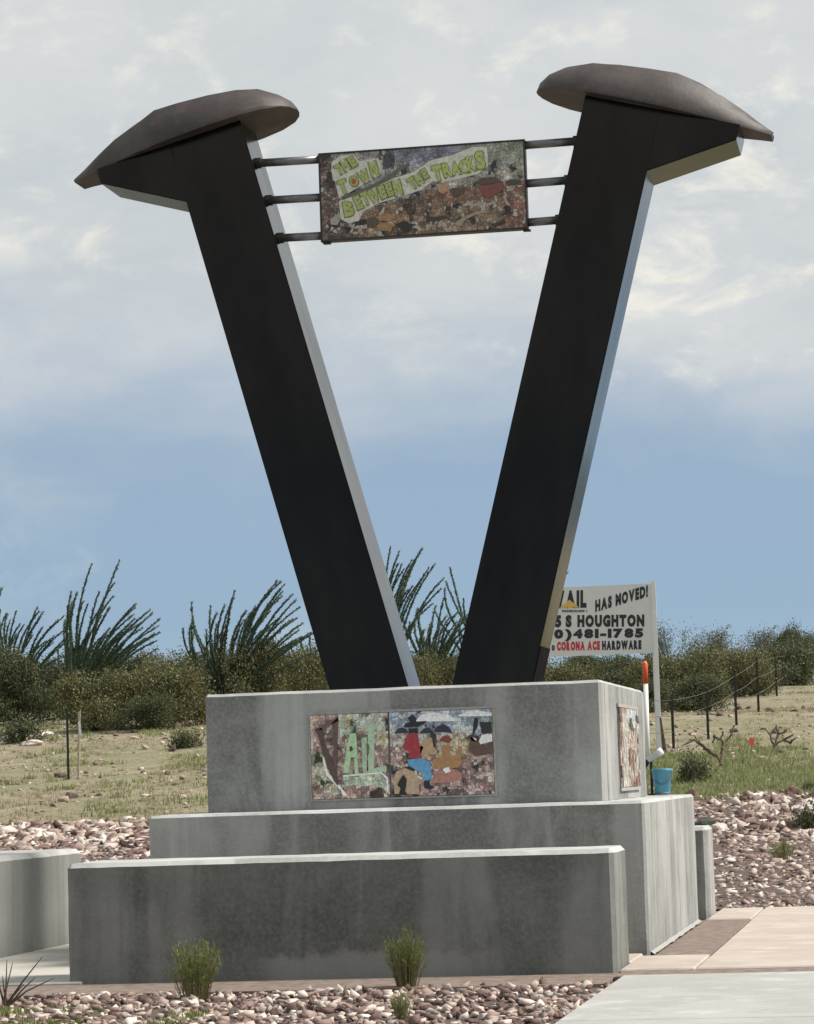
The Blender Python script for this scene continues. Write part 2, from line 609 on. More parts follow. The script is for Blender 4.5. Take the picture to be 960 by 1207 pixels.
# ------------------------------------------------------------------ concrete blocks
def block(name, x0, x1, y0, y1, z0, z1, mat, parent=None, ch=.042, seed=0):
    """cast block: chamfered, edges very slightly uneven"""
    bm = bmesh.new()
    v = [bm.verts.new(c) for c in [(x0, y0, z0), (x1, y0, z0), (x1, y1, z0), (x0, y1, z0), (x0, y0, z1), (x1, y0, z1), (x1, y1, z1), (x0, y1, z1)]]
    for f in [(3, 2, 1, 0), (4, 5, 6, 7), (0, 1, 5, 4), (1, 2, 6, 5), (2, 3, 7, 6), (3, 0, 4, 7)]:
        bm.faces.new([v[i] for i in f])
    es = [e for e in bm.edges if not all(abs(q.co.z - z0) < 1e-6 for q in e.verts)]
    tops = [e for e in es if all(abs(q.co.z - z1) < 1e-6 for q in e.verts)]
    vert = [e for e in es if e not in tops]
    bmesh.ops.bevel(bm, geom=tops + vert, offset=ch * .8, segments=1, affect='EDGES')
    # slice into ~12 cm strips so edges can wander a little
    for ax, lo, hi in ((0, x0, x1), (1, y0, y1), (2, z0, z1)):
        n = max(2, int((hi - lo) / .14))
        for i in range(1, n):
            co = [0, 0, 0]
            no = [0, 0, 0]
            co[ax] = lo + (hi - lo) * i / n
            no[ax] = 1
            bmesh.ops.bisect_plane(bm, geom=bm.verts[:] + bm.edges[:] + bm.faces[:], plane_co=co, plane_no=no)
    for q in bm.verts:
        if q.co.z > z0 + .01:
            d = mnoise.noise_vector(q.co * 3.1 + Vector((seed, 0, 0)))
            d2 = mnoise.noise_vector(q.co * 11 + Vector((seed, 5, 0)))
            q.co += d * .0035 + d2 * .0028
    me = bpy.data.meshes.new(name)
    bm.to_mesh(me)
    bm.free()
    me.materials.append(mat)
    me.materials.append(M['conc_top'])                  # paler tops and chamfers: sky light painted into the colour
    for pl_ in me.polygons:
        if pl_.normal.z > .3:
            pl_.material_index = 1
    return link(name, me, parent)


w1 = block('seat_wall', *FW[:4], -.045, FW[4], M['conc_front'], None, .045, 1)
tag(w1, 'long dark grey concrete seat wall in front of the stepped plinth, with weeds at its foot', 'wall', 'concrete seat walls')
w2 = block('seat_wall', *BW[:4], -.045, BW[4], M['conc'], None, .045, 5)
tag(w2, 'concrete seat wall behind the plinth, its narrow end showing beside the gravel slope', 'wall', 'concrete seat walls')
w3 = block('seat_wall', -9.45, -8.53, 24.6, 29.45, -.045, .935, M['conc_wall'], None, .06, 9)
tag(w3, 'concrete seat wall standing at right angles on the cream paved floor', 'wall', 'concrete seat walls')

plinth = thing('plinth', ((T2[0] + T2[1]) / 2, (T2[2] + T2[3]) / 2, 0),
               'stepped grey concrete plinth with mosaic panels carrying the two giant spikes', 'plinth')
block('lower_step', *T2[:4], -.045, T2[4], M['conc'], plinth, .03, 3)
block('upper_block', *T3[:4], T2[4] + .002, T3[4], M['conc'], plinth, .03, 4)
mb = MB()
sk_ = []
for j in range(91):                                   # low, wandering mortar skirt on the right foot
    y = T2[2] + .05 + j * (T2[3] - T2[2] - .1) / 90
    wv = .5 + .5 * mnoise.noise((y * 3, 0, 0)) + .25 * mnoise.noise((y * 11, 2, 0))
    sk_ += [(T2[1] + .004, y, -.03), (T2[1] + .020 + .03 * wv, y, -.013), (T2[1] + .010 + .014 * wv, y, -.004 + .006 * wv), (T2[1] + .004, y, .004 + .014 * wv)]
mb.add(sk_, [(4 * j + a, 4 * j + a + 1, 4 * j + a + 5, 4 * j + a + 4) for j in range(90) for a in range(3)])
mb.make('mortar_skirt', M['mortar'], plinth)

# ------------------------------------------------------------------ mosaics
def tile_mat(name):
    mt, b, p = material(name)
    at = b.n('ShaderNodeAttribute', attribute_name='Col').outputs['Color']
    co = b.n('ShaderNodeTexCoord').outputs['Object']
    nz = b.noise(co, 60, 3, .6)
    c = b.mix(b.math('MULTIPLY', b.rng(nz, .3, .7), .3), at, (.12, .10, .09))
    b.link(c, p.inputs['Base Color'])
    p.inputs['Roughness'].default_value = .38
    return mt


M['tile'] = tile_mat('mosaic_tile')
GLAZE = {}


def mute(rgb, f=.78):
    g_ = .3 * rgb[0] + .59 * rgb[1] + .11 * rgb[2]
    return tuple(g_ + (c - g_) * f for c in rgb)


def glaze(rgb, k):
    rgb = mute(rgb)
    key = (rgb, k)
    if key not in GLAZE:
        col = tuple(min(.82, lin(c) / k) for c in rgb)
        GLAZE[key] = plain('glaze_%d' % len(GLAZE), col, .4, var=.22, scale=30, bumps=.3)
    return GLAZE[key]


def inside(p, poly):
    x, y = p
    c = False
    j = len(poly) - 1
    for i in range(len(poly)):
        xi, yi = poly[i]
        xj, yj = poly[j]
        if (yi > y) != (yj > y) and x < (xj - xi) * (y - yi) / (yj - yi) + xi:
            c = not c
        j = i
    return c


class Mosaic:
    """a flat mosaic; pictures are described in the pixel frame of a photo crop (affine to the panel)"""
    def __init__(self, TL, TR, BL, place, wid, hei, k):
        self.TL, self.a, self.b = np.array(TL, float), np.array(TR, float) - TL, np.array(BL, float) - TL
        self.inv = np.linalg.inv(np.stack([self.a, self.b], 1))
        self.place, self.wid, self.hei, self.k = place, wid, hei, k
        self.sat = .72

    def uv(self, px):
        u, v = self.inv @ (np.array(px, float) - self.TL)
        return u * self.wid, v * self.hei

    def px(self, u, v):
        return tuple(self.TL + self.a * (u / self.wid) + self.b * (v / self.hei))

    def tiles(self, name, parent, regions, default, cell, u0, u1, v0, v1, depth=.012, seed=1):
        rr = random.Random(seed)
        nu, nv = int((u1 - u0) / cell), int((v1 - v0) / cell)
        pts = {}
        for j in range(nv + 1):
            for i in range(nu + 1):
                ju = 0 if i in (0, nu) else rr.uniform(-.46, .46) * cell
                jv = 0 if j in (0, nv) else rr.uniform(-.46, .46) * cell
                pts[i, j] = np.array((u0 + (u1 - u0) * i / nu + ju, v0 + (v1 - v0) * j / nv + jv))
        mbl = MB()
        cols = []
        for j in range(nv):
            for i in range(nu):
                q = [pts[i, j], pts[i + 1, j], pts[i + 1, j + 1], pts[i, j + 1]]
                polys = [q]
                if rr.random() < .6:
                    polys = [[q[0], q[1], q[2]], [q[0], q[2], q[3]]] if rr.random() < .5 else [[q[0], q[1], q[3]], [q[1], q[2], q[3]]]
                for pq in polys:
                    c = sum(pq) / len(pq)
                    pq = [c + (s - c) * rr.uniform(.90, .96) for s in pq]
                    p = self.px(*c)
                    rgb, jit = default(p) if callable(default) else default
                    for poly, col, jt in regions:
                        if inside(p, poly):
                            rgb, jit = col, jt
                    nn = mnoise.noise((c[0] * 9, c[1] * 9, seed)) + .5 * mnoise.noise((c[0] * 21, c[1] * 21, seed))
                    vein = abs(mnoise.noise((c[0] * 6.5, c[1] * 6.5, seed + 5)))
                    f = (1 + .75 * rr.uniform(-jit, jit)) * (1 + min(.35, 1.3 * jit) * nn * 1.6)
                    if vein < .045 and jit > .2:
                        rgb, f = (150, 142, 128), rr.uniform(.85, 1.05)
                    elif nn < -.42 and jit > .2:
                        f *= .45
                    rgb = mute(rgb, self.sat)
                    t = rr.uniform(-jit, jit) * .12
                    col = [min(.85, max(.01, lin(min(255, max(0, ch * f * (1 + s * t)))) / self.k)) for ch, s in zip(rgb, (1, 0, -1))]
                    dz = depth + rr.uniform(-.003, .003)
                    n = len(pq)
                    vs_ = [self.place(*s, dz) for s in pq] + [self.place(*s, 0) for s in pq]
                    fs_ = [tuple(range(n))] + [(a_, (a_ + 1) % n, (a_ + 1) % n + n, a_ + n) for a_ in range(n)]
                    mbl.add(vs_, fs_)
                    cols += [col] * len(fs_)
        o = obj(name, mbl.v, mbl.f, M['tile'], parent)
        at = o.data.color_attributes.new('Col', 'FLOAT_COLOR', 'CORNER')
        arr = []
        for pl_, c in zip(o.data.polygons, cols):
            arr += [*c, 1.0] * pl_.loop_total
        at.data.foreach_set('color', arr)
        fix_normals(o.data)
        o['kind'] = 'stuff'
        return o

    def piece(self, name, parent, poly, rgb, z0=.004, z1=.020, label=None):
        uvp = [self.uv(p) for p in poly]
        o = MB().prism(uvp, lambda p, d: self.place(p[0], p[1], d), z0, z1).make(name, glaze(rgb, self.k), parent)
        if label:
            o['label'] = label
        return o


# ---- glyphs from the built-in font
GLY = {}


def glyph(ch, bold):
    key = (ch, bold)
    if key in GLY:
        return GLY[key]
    cu = bpy.data.curves.new('glyph', 'FONT')
    cu.body = ch
    cu.size = 1
    cu.offset = bold
    cu.resolution_u = 3
    cu.fill_mode = 'FRONT'
    cu.extrude = 0
    to = bpy.data.objects.new('glyph', cu)
    COL.objects.link(to)
    dg = bpy.context.evaluated_depsgraph_get()
    me = bpy.data.meshes.new_from_object(to.evaluated_get(dg))
    bm = bmesh.new()
    bm.from_mesh(me)
    bmesh.ops.remove_doubles(bm, verts=bm.verts[:], dist=1e-5)
    vs_ = [tuple(v_.co) for v_ in bm.verts]
    fs_ = [tuple(q.index for q in f.verts) for f in bm.faces]
    bm.free()
    bpy.data.objects.remove(to)
    bpy.data.curves.remove(cu)
    bpy.data.meshes.remove(me)
    X = [q[0] for q in vs_]
    Y = [q[1] for q in vs_]
    GLY[key] = (vs_, fs_, min(X), max(X), min(Y), max(Y))
    return GLY[key]


def letter(name, ch, mapper, mat, parent, bold=.03, thick=.01, box=None):
    """one glyph fitted into the unit box, mapper(u, v, d) -> world (u right, v up)"""
    vs_, fs_, x0, x1, y0, y1 = glyph(ch, bold)
    n = len(vs_)
    uv = [((q[0] - x0) / (x1 - x0), (q[1] - y0) / (y1 - y0)) for q in vs_]
    top = [mapper(u, v, thick) for u, v in uv]
    bot = [mapper(u, v, 0) for u, v in uv]
    ec = {}
    for f in fs_:
        for i in range(len(f)):
            e = (f[i], f[(i + 1) % len(f)])
            ec[tuple(sorted(e))] = ec.get(tuple(sorted(e)), 0) + 1
    faces = list(fs_) + [tuple(i + n for i in reversed(f)) for f in fs_]
    for f in fs_:
        for i in range(len(f)):
            a_, b__ = f[i], f[(i + 1) % len(f)]
            if ec[tuple(sorted((a_, b__)))] == 1:
                faces.append((b__, a_, a_ + n, b__ + n))
    o = obj(name, top + bot, faces, mat, parent)
    return o


# ---- front mosaics on the upper block
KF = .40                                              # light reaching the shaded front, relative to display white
X0m, Z0m = -5.395, 2.119
fy = T3[2] - .002
front_place = lambda u, v, d: (X0m + u, fy - d, Z0m - v)
WM, HM = 1.638, .746
# mortar rim round both panels
rim = MB()
for (a, b_, c, d) in ((-.022, WM + .022, -.026, -.004), (-.022, WM + .022, HM + .004, HM + .018), (-.016, -.004, -.004, HM + .004), (WM + .004, WM + .02, -.004, HM + .004)):
    rim.box((X0m + a, fy - .016, Z0m - d), (X0m + b_, fy - .0005, Z0m - c))
rim.make('mortar_rim', M['mortar'], plinth)
# left panel
SPLIT = .715
mp = MB().box((X0m, fy - .012, Z0m - HM), (X0m + SPLIT - .012, fy - .0008, Z0m)).make('mosaic_panel', M['grout'], plinth)
mp['label'] = 'mosaic picture spelling the town name with a brown V and pale green letters'
ml = Mosaic((60, 110), (857, 80), (75, 985), lambda u, v, d: front_place(u, v, d + .010), SPLIT - .012, HM, KF)
regs = [([(60, 100), (330, 110), (120, 260), (60, 280)], (128, 104, 95), .35),
        ([(60, 270), (180, 270), (240, 480), (60, 480)], (120, 92, 84), .35),
        ([(60, 480), (180, 470), (250, 720), (400, 900), (230, 935), (60, 760)], (125, 125, 100), .35),
        ([(350, 110), (830, 100), (830, 300), (520, 280), (350, 340)], (128, 140, 122), .22),
        ([(400, 120), (480, 120), (480, 260), (430, 250)], (150, 140, 90), .3),
        ([(760, 270), (850, 270), (850, 480), (730, 420)], (140, 130, 90), .4),
        ([(390, 735), (790, 705), (850, 760), (850, 850), (560, 840), (390, 830)], (125, 138, 116), .2),
        ([(60, 740), (230, 930), (60, 985)], (110, 85, 75), .35),
        ([(400, 850), (850, 860), (850, 960), (420, 960)], (120, 92, 82), .35)]
ml.tiles('tesserae', mp, regs, ((108, 86, 80), .4), .026, 0, SPLIT - .012, 0, HM, .010, 3)
BR = (58, 42, 40)
ml.piece('letter_v', mp, [(105, 262), (185, 238), (215, 400), (300, 610), (335, 720), (345, 850), (300, 790), (230, 640), (165, 400), (135, 300)], BR)
ml.piece('letter_v', mp, [(285, 190), (352, 130), (345, 320), (330, 700), (300, 600), (305, 320)], (66, 48, 46))
ml.piece('letter_v', mp, [(105, 255), (352, 118), (350, 165), (190, 262)], (74, 54, 50))
G1, G2 = (112, 138, 100), (106, 126, 102)
ml.piece('letter_a', mp, [(395, 708), (455, 706), (478, 545), (512, 545), (516, 716), (556, 722), (534, 292), (470, 300), (440, 430)], G1)
ml.piece('letter_i', mp, [(588, 345), (645, 330), (640, 690), (600, 692)], G2)
ml.piece('letter_l', mp, [(655, 205), (725, 200), (716, 655), (840, 632), (842, 690), (600, 716), (605, 694), (655, 690)], (112, 132, 108))
ml.piece('inset', mp, [(466, 440), (490, 428), (504, 470), (470, 486)], (46, 40, 38), .02, .024)
ml.piece('inset', mp, [(640, 415), (668, 412), (664, 510), (645, 514)], (70, 62, 52), .02, .024)
ml.piece('inset', mp, [(648, 752), (690, 752), (690, 786), (650, 788)], (190, 185, 110), .014, .022)
ml.piece('border_line', mp, [(185, 540), (205, 540), (240, 700), (400, 890), (440, 945), (400, 955), (370, 890), (220, 730)], (165, 160, 150), .008, .017)
ml.piece('border_line', mp, [(395, 730), (790, 695), (855, 755), (860, 900), (840, 900), (838, 770), (785, 712), (395, 748)], (170, 172, 158), .008, .017)
# right panel
U0 = SPLIT + .004
mp2 = MB().box((X0m + U0, fy - .012, Z0m - HM), (X0m + WM, fy - .0008, Z0m)).make('mosaic_panel', M['grout'], plinth)
mp2['label'] = 'mosaic picture of a seated figure in red shirt and blue trousers beside a saguaro'
mr = Mosaic((62, 82), (900, 52), (65, 728), lambda u, v, d: front_place(U0 + u, v, d + .010), WM - U0, HM, KF)
regs = [([(55, 60), (910, 40), (910, 240), (55, 260)], (112, 124, 140), .3),
        ([(55, 230), (700, 220), (720, 300), (55, 330)], (128, 122, 112), .3),
        ([(430, 280), (720, 260), (700, 420), (430, 440)], (150, 132, 98), .25),
        ([(610, 110), (900, 100), (900, 160), (700, 170)], (100, 115, 122), .3)]
mr.tiles('tesserae', mp2, regs, lambda p: ((112, 88, 84), .5), .025, 0, WM - U0, 0, HM, .010, 5)
for nm, poly, rgb in [
    ('cloud', [(282, 142), (330, 98), (430, 80), (540, 98), (608, 128), (600, 147), (290, 152)], (190, 194, 194)),
    ('cloud', [(625, 102), (700, 76), (800, 68), (897, 82), (897, 106), (640, 112)], (186, 190, 190)),
    ('hat_brim', [(178, 190), (192, 166), (240, 156), (300, 150), (368, 146), (340, 172), (300, 190), (200, 196)], (18, 19, 22)),
    ('hat_crown', [(213, 120), (260, 98), (287, 132), (280, 152), (236, 156)], (20, 21, 25)),
    ('hair', [(218, 206), (292, 202), (296, 238), (220, 238)], (20, 18, 18)),
    ('hill', [(102, 242), (128, 207), (165, 196), (195, 206), (218, 236)], (30, 30, 46)),
    ('hill', [(303, 242), (340, 207), (385, 194), (424, 236)], (30, 30, 44)),
    ('hill', [(428, 226), (450, 190), (500, 168), (552, 194), (574, 238)], (28, 27, 48)),
    ('red_shirt', [(208, 247), (292, 242), (302, 330), (338, 345), (322, 378), (302, 432), (208, 432), (220, 382), (168, 356)], (118, 26, 34)),
    ('blue_trousers', [(203, 442), (312, 432), (388, 456), (398, 592), (333, 602), (328, 552), (208, 486)], (52, 104, 140)),
    ('boot', [(333, 604), (377, 602), (382, 636), (412, 650), (402, 664), (333, 662)], (16, 18, 24)),
    ('tan_shape', [(310, 348), (340, 286), (407, 274), (417, 340), (450, 376), (440, 402), (382, 402), (362, 430), (310, 404)], (124, 98, 70)),
    ('round_rock', [(90, 704), (80, 605), (110, 533), (180, 506), (246, 532), (290, 602), (292, 706)], (122, 102, 80)),
    ('saguaro', [(408, 442), (490, 412), (500, 332), (546, 326), (552, 402), (592, 412), (620, 342), (648, 340), (642, 472), (612, 502), (414, 512)], (116, 80, 46)),
    ('clay_mound', [(403, 622), (430, 534), (560, 506), (646, 542), (642, 592), (520, 616)], (120, 76, 66)),
    ('small_hat', [(468, 297), (490, 265), (540, 254), (573, 290), (542, 314)], (94, 40, 28)),
    ('wagon', [(703, 372), (720, 252), (802, 332), (900, 310), (897, 392), (760, 416)], (66, 46, 36)),
    ('wagon_roof', [(800, 157), (897, 150), (897, 236), (816, 242)], (26, 27, 26)),
    ('smoke_stack', [(758, 122), (786, 120), (782, 190), (742, 254), (744, 204)], (22, 22, 24)),
    ('wagon_window', [(790, 294), (812, 257), (860, 242), (897, 250), (897, 300), (802, 322)], (170, 172, 168)),
    ('wagon_window', [(720, 264), (772, 282), (762, 303), (728, 296)], (176, 172, 160))]:
    mr.piece(nm, mp2, poly, rgb)
mr.piece('inset', mp2, [(486, 512), (540, 497), (552, 530), (512, 546)], (190, 182, 168), .020, .024)
mr.piece('dark_animal', mp2, [(125, 712), (140, 662), (113, 636), (146, 580), (166, 558), (192, 590), (186, 642), (176, 682), (197, 712)], (16, 15, 14), .020, .025)
# side mosaic on the right flank of the upper block
sx = T3[1] + .002
YS0, YS1, ZS0, ZS1 = 27.30, 29.10, 2.122, 1.388
side_place = lambda u, v, d: (sx + d, YS0 + u, ZS0 - v)
mp3 = MB().box((sx + .0008, YS0, ZS1), (sx + .014, YS1, ZS0)).make('mosaic_panel', M['grout'], plinth)
mp3['label'] = 'pale pink and grey mosaic picture on the lit flank of the plinth'
ms_ = Mosaic((75, 66), (318, 60), (100, 1080), lambda u, v, d: side_place(u, v, d + .010), YS1 - YS0, ZS0 - ZS1, .85)
ms_.sat = .5
regs = [([(60, 60), (170, 60), (160, 560), (60, 560)], (170, 122, 112), .3), ([(120, 140), (185, 140), (190, 1080), (130, 1080)], (188, 182, 165), .15),
        ([(180, 60), (330, 60), (330, 240), (180, 240)], (185, 195, 200), .1), ([(190, 330), (300, 330), (320, 560), (190, 560)], (190, 160, 140), .25),
        ([(255, 930), (345, 930), (350, 1065), (235, 1065)], (160, 100, 80), .3), ([(80, 560), (120, 560), (120, 900), (80, 900)], (160, 125, 115), .25)]
ms_.tiles('tesserae', mp3, regs, ((178, 160, 142), .3), .045, 0, YS1 - YS0, 0, ZS0 - ZS1, .010, 8)
ms_.piece('dark_figure', mp3, [(202, 185), (222, 175), (236, 290), (262, 325), (225, 335), (205, 300)], (78, 78, 76))
ms_.piece('dark_figure', mp3, [(284, 130), (304, 130), (328, 228), (300, 225), (285, 190)], (72, 76, 72))
ms_.piece('red_line', mp3, [(188, 590), (205, 590), (210, 780), (190, 790)], (130, 84, 72))
ms_.piece('red_line', mp3, [(236, 600), (252, 600), (250, 860), (236, 850)], (140, 96, 84))
rim = MB()
rim.box((sx, YS0 - .04, ZS0 + .004), (sx + .02, YS1 + .04, ZS0 + .035))
rim.box((sx, YS0 - .04, ZS1 - .035), (sx + .02, YS1 + .04, ZS1 - .004))
rim.make('mortar_rim', M['mortar'], plinth)

# ------------------------------------------------------------------ railroad spikes
TH = math.radians(14.9)
YC = 28.04
CX = -4.58
HW = .368                                             # half width of the square shaft


def build_spike():
    root = thing('railroad_spike', (0, 0, 0), '', 'spike', 'pair of giant railroad spikes')
    # shaft with the throat that flares out to the nose (square-edged plate work)
    prof = [(-HW, -HW * math.tan(TH)), (HW, HW * math.tan(TH)), (HW, 5.10), (1.13, 5.55), (1.13, 5.70), (-HW, 5.70)]
    n = len(prof)
    ee = .010
    bm = bmesh.new()
    rings = []
    for y in (-HW, HW):
        rings.append([bm.verts.new((s, y, a_)) for s, a_ in prof])
    bm.faces.new(rings[0])
    bm.faces.new(list(reversed(rings[1])))
    for i in range(n):
        bm.faces.new([rings[0][i], rings[1][i], rings[1][(i + 1) % n], rings[0][(i + 1) % n]])
    bmesh.ops.recalc_face_normals(bm, faces=bm.faces[:])
    long_e = [e for e in bm.edges if abs(e.verts[0].co.y - e.verts[1].co.y) < 1e-6 and min(q.co.z for q in e.verts) < 5.6]
    long_e = [e for e in long_e if not (max(q.co.z for q in e.verts) < .3)]
    bmesh.ops.bevel(bm, geom=long_e, offset=ee, segments=2, affect='EDGES')
    me = bpy.data.meshes.new('shaft')
    bm.to_mesh(me)
    bm.free()
    me.materials.append(M['spike'])
    link('shaft', me, root)
    # weld bead where throat plate meets the shaft
    for sy in (-1, 1):
        pts = [(HW - .01 + .001 * math.sin(i * 2.1), sy * (HW + .001), 5.12 + i * .03) for i in range(19)]
        MB().tube(pts, .004, 5).make('weld_bead', M['spike'], root)
    # head: lofted, faceted dome; s along nose direction
    S = [-.89, -.86, -.78, -.62, -.40, -.12, .18, .42, .66, .90, 1.12, 1.30, 1.42]
    Wd = [.06, .20, .36, .49, .55, .57, .56, .53, .47, .385, .29, .21, .17]
    Hh = [.03, .10, .18, .285, .36, .405, .425, .435, .375, .29, .20, .105, .05]
    fr = [(-1, 0), (-1.0, .10), (-.86, .52), (-.62, .86), (-.28, .985), (0, 1), (.28, .985), (.62, .86), (.86, .52), (1.0, .10), (1, 0)]
    z0 = 5.70
    vs_, fs_ = [], []
    rr = random.Random(5)
    for i, (s, wd, hh) in enumerate(zip(S, Wd, Hh)):
        for j, (t, q) in enumerate(fr):
            dn = 0 if j in (0, 10) else rr.uniform(-.010, .010)
            vs_.append((s + dn * .6, t * wd, z0 + q * hh + dn))
    m_ = len(fr)
    for i in range(len(S) - 1):
        for j in range(m_ - 1):
            k = i * m_ + j
            fs_.append((k, k + m_, k + m_ + 1, k + 1))
        fs_.append((i * m_ + m_ - 1, (i + 1) * m_ + m_ - 1, (i + 1) * m_, i * m_))
    fs_.append(tuple(range(m_)))
    fs_.append(tuple(reversed(range((len(S) - 1) * m_, len(S) * m_))))
    hd = obj('head', vs_, fs_, M['head'], root, True)
    fix_normals(hd.data)
    hd.data.set_sharp_from_angle(angle=math.radians(27))
    return root


sp = build_spike()
sp['label'] = 'giant black railroad spike leaning away from the large sign board'
sp['label'] = 'giant black railroad spike whose shaft hides part of the white hardware sign'
sp.location = (CX + .575, YC, T3[4] + .003)
sp.rotation_euler = (0, TH, 0)
sp2 = copy_tree(sp)
sp2['label'] = 'giant black railroad spike on the side of the seat wall with cream paving'
sp2.matrix_basis = Matrix.LocRotScale(Vector((CX - .575, YC, T3[4] + .003)), (Matrix.Rotation(math.pi, 3, 'Z') @ Matrix.Rotation(TH, 3, 'Y')).to_quaternion(), None)

kp = MB()  # thin matt black strip over the lower outer side of one spike
kp.add([(HW + .001, -HW + .03, .13), (HW + .001, HW - .02, .13), (HW + .007, HW - .02, .13), (HW + .007, -HW + .03, .13),
        (HW + .001, -HW + .03, .50), (HW + .001, HW - .02, .50), (HW + .007, HW - .02, .50), (HW + .007, -HW + .03, .50)],
       [(3, 2, 1, 0), (4, 5, 6, 7), (0, 1, 5, 4), (1, 2, 6, 5), (2, 3, 7, 6), (3, 0, 4, 7)])
kpm = mesh('foot_strip', kp.v, kp.f, M['foot_black'])
fix_normals(kpm)
kpo = bpy.data.objects.new('foot_strip', kpm)
COL.objects.link(kpo)
kpo.parent = sp
kpo['label'] = 'matt black strip on the outer side of the spike foot'

# ------------------------------------------------------------------ town sign between the spikes
PX0, PX1, PY, PZ0, PZ1 = -5.535, -3.512, 27.85, 6.732, 7.602
sign = thing('mosaic_sign', ((PX0 + PX1) / 2, PY, PZ0), 'framed mosaic sign with green lettering hung on steel tubes between the spikes', 'sign')
PWD, PHT = PX1 - PX0, PZ1 - PZ0
fr_ = MB()
e = .016
fr_.box((PX0, PY - .012, PZ1 - e), (PX1, PY + .09, PZ1))
fr_.box((PX0, PY - .012, PZ0), (PX1, PY + .09, PZ0 + e))
fr_.box((PX0, PY - .011, PZ0 + e), (PX0 + e, PY + .09, PZ1 - e))
fr_.box((PX1 - e, PY - .011, PZ0 + e), (PX1, PY + .09, PZ1 - e))
fr_.box((PX0 + .02, PY + .02, PZ0 - .02), (PX0 + .09, PY + .06, PZ0 - .001))
fr_.box((PX1 - .05, PY + .02, PZ0 - .02), (PX1 + .02, PY + .06, PZ0 - .001))
fr_.make('frame', M['steel_frame'], sign)
bk = MB().box((PX0 + e, PY + .006, PZ0 + e), (PX1 - e, PY + .085, PZ1 - e)).make('backing', M['grout'], sign)
KS = .56
mz = Mosaic((57, 95), (888, 55), (66, 450), lambda u, v, d: (PX0 + u, PY + .006 - d, PZ1 - v), PWD, PHT, KS)
regs = [([(50, 80), (900, 40), (900, 215), (600, 240), (480, 260), (240, 330), (140, 280), (50, 250)], (112, 112, 112), .22),
        ([(360, 80), (620, 65), (620, 110), (430, 150), (360, 120)], (100, 100, 112), .18),
        ([(730, 60), (890, 55), (890, 150), (740, 140)], (118, 122, 106), .18),
        ([(600, 200), (890, 150), (890, 240), (600, 250)], (128, 122, 108), .22),
        ([(60, 95), (130, 95), (140, 280), (150, 380), (60, 450)], (82, 66, 58), .5),
        ([(110, 100), (350, 85), (350, 150), (300, 120), (200, 110), (120, 150)], (105, 105, 108), .25),
        ([(290, 80), (360, 85), (360, 160), (320, 160)], (60, 64, 62), .4),
        ([(60, 380), (250, 360), (280, 445), (60, 455)], (72, 58, 50), .5),
        ([(250, 330), (420, 300), (400, 430), (250, 430)], (112, 84, 58), .35),
        ([(480, 250), (900, 220), (900, 310), (480, 330)], (108, 76, 60), .32),
        ([(480, 310), (900, 290), (900, 420), (480, 440)], (104, 84, 66), .3),
        ([(800, 300), (895, 290), (895, 400), (810, 400)], (112, 74, 62), .35)]
mz.sat = .8
mz.tiles('tesserae', bk, regs, ((98, 78, 62),   .35), .029, e, PWD - e, e, PHT - e, .010, 12)
CR = (158, 155, 143)
mz.piece('pale_cloud', bk, [(112, 130), (150, 105), (200, 100), (222, 130), (300, 118), (318, 160), (300, 190), (235, 225), (170, 262), (140, 275), (128, 220), (110, 170)], CR, .004, .013)
mz.piece('pale_cloud', bk, [(140, 290), (180, 262), (300, 218), (400, 190), (440, 178), (500, 140), (520, 130), (600, 112), (680, 82), (738, 82), (742, 160), (700, 190), (560, 222), (520, 215), (470, 250), (400, 272), (300, 300), (240, 330), (220, 368), (180, 378), (148, 360)], CR, .004, .013)
mz.piece('dark_line', bk, [(150, 272), (260, 232), (345, 190), (380, 158), (425, 140), (428, 152), (388, 172), (352, 204), (262, 246), (155, 284)], (70, 76, 52), .013, .017)
mz.piece('dark_piece', bk, [(322, 122), (356, 118), (354, 152), (338, 162), (318, 146)], (52, 56, 56), .006, .016)
mz.piece('dark_piece', bk, [(62, 100), (112, 98), (76, 128)], (34, 32, 34), .006, .016)
mz.piece('dark_piece', bk, [(96, 170), (112, 172), (108, 192), (92, 188)], (36, 34, 34), .006, .016)
mz.piece('dark_piece', bk, [(92, 190), (110, 196), (128, 228), (104, 232)], (44, 38, 36), .006, .016)
mz.piece('saguaro', bk, [(424, 275), (434, 275), (436, 326), (443, 326), (443, 302), (450, 302), (449, 336), (437, 340), (437, 372), (425, 372), (425, 345), (414, 340), (412, 305), (419, 305), (421, 330), (425, 330)], (52, 42, 34))
mz.piece('dark_shrub', bk, [(365, 383), (385, 380), (398, 371), (415, 374), (425, 384), (450, 386), (432, 396), (428, 412), (402, 417), (386, 404), (380, 394)], (32, 28, 26))
mz.piece('red_roof', bk, [(700, 245), (720, 235), (800, 226), (798, 258), (742, 286), (712, 270)], (104, 50, 44))
mz.piece('barn_top', bk, [(690, 228), (712, 207), (770, 203), (790, 218), (790, 226), (720, 234)], (66, 52, 44))
mz.piece('dark_rock', bk, [(808, 222), (830, 214), (870, 216), (872, 234), (818, 240)], (58, 50, 44))
mz.piece('dark_rock', bk, [(585, 250), (610, 243), (645, 246), (640, 270), (600, 278)], (72, 50, 42))
mz.piece('dark_rock', bk, [(500, 362), (560, 352), (580, 362), (540, 374), (502, 374)], (54, 40, 34))
mz.piece('dark_rock', bk, [(752, 392), (800, 374), (808, 384), (770, 400)], (50, 38, 34))
mz.piece('hill_line', bk, [(600, 388), (640, 360), (690, 340), (740, 336), (742, 342), (694, 350), (650, 370), (630, 396)], (122, 108, 88), .008, .016)
mz.piece('pale_stone', bk, [(105, 358), (130, 348), (144, 366), (134, 384), (108, 382)], (120, 120, 114))
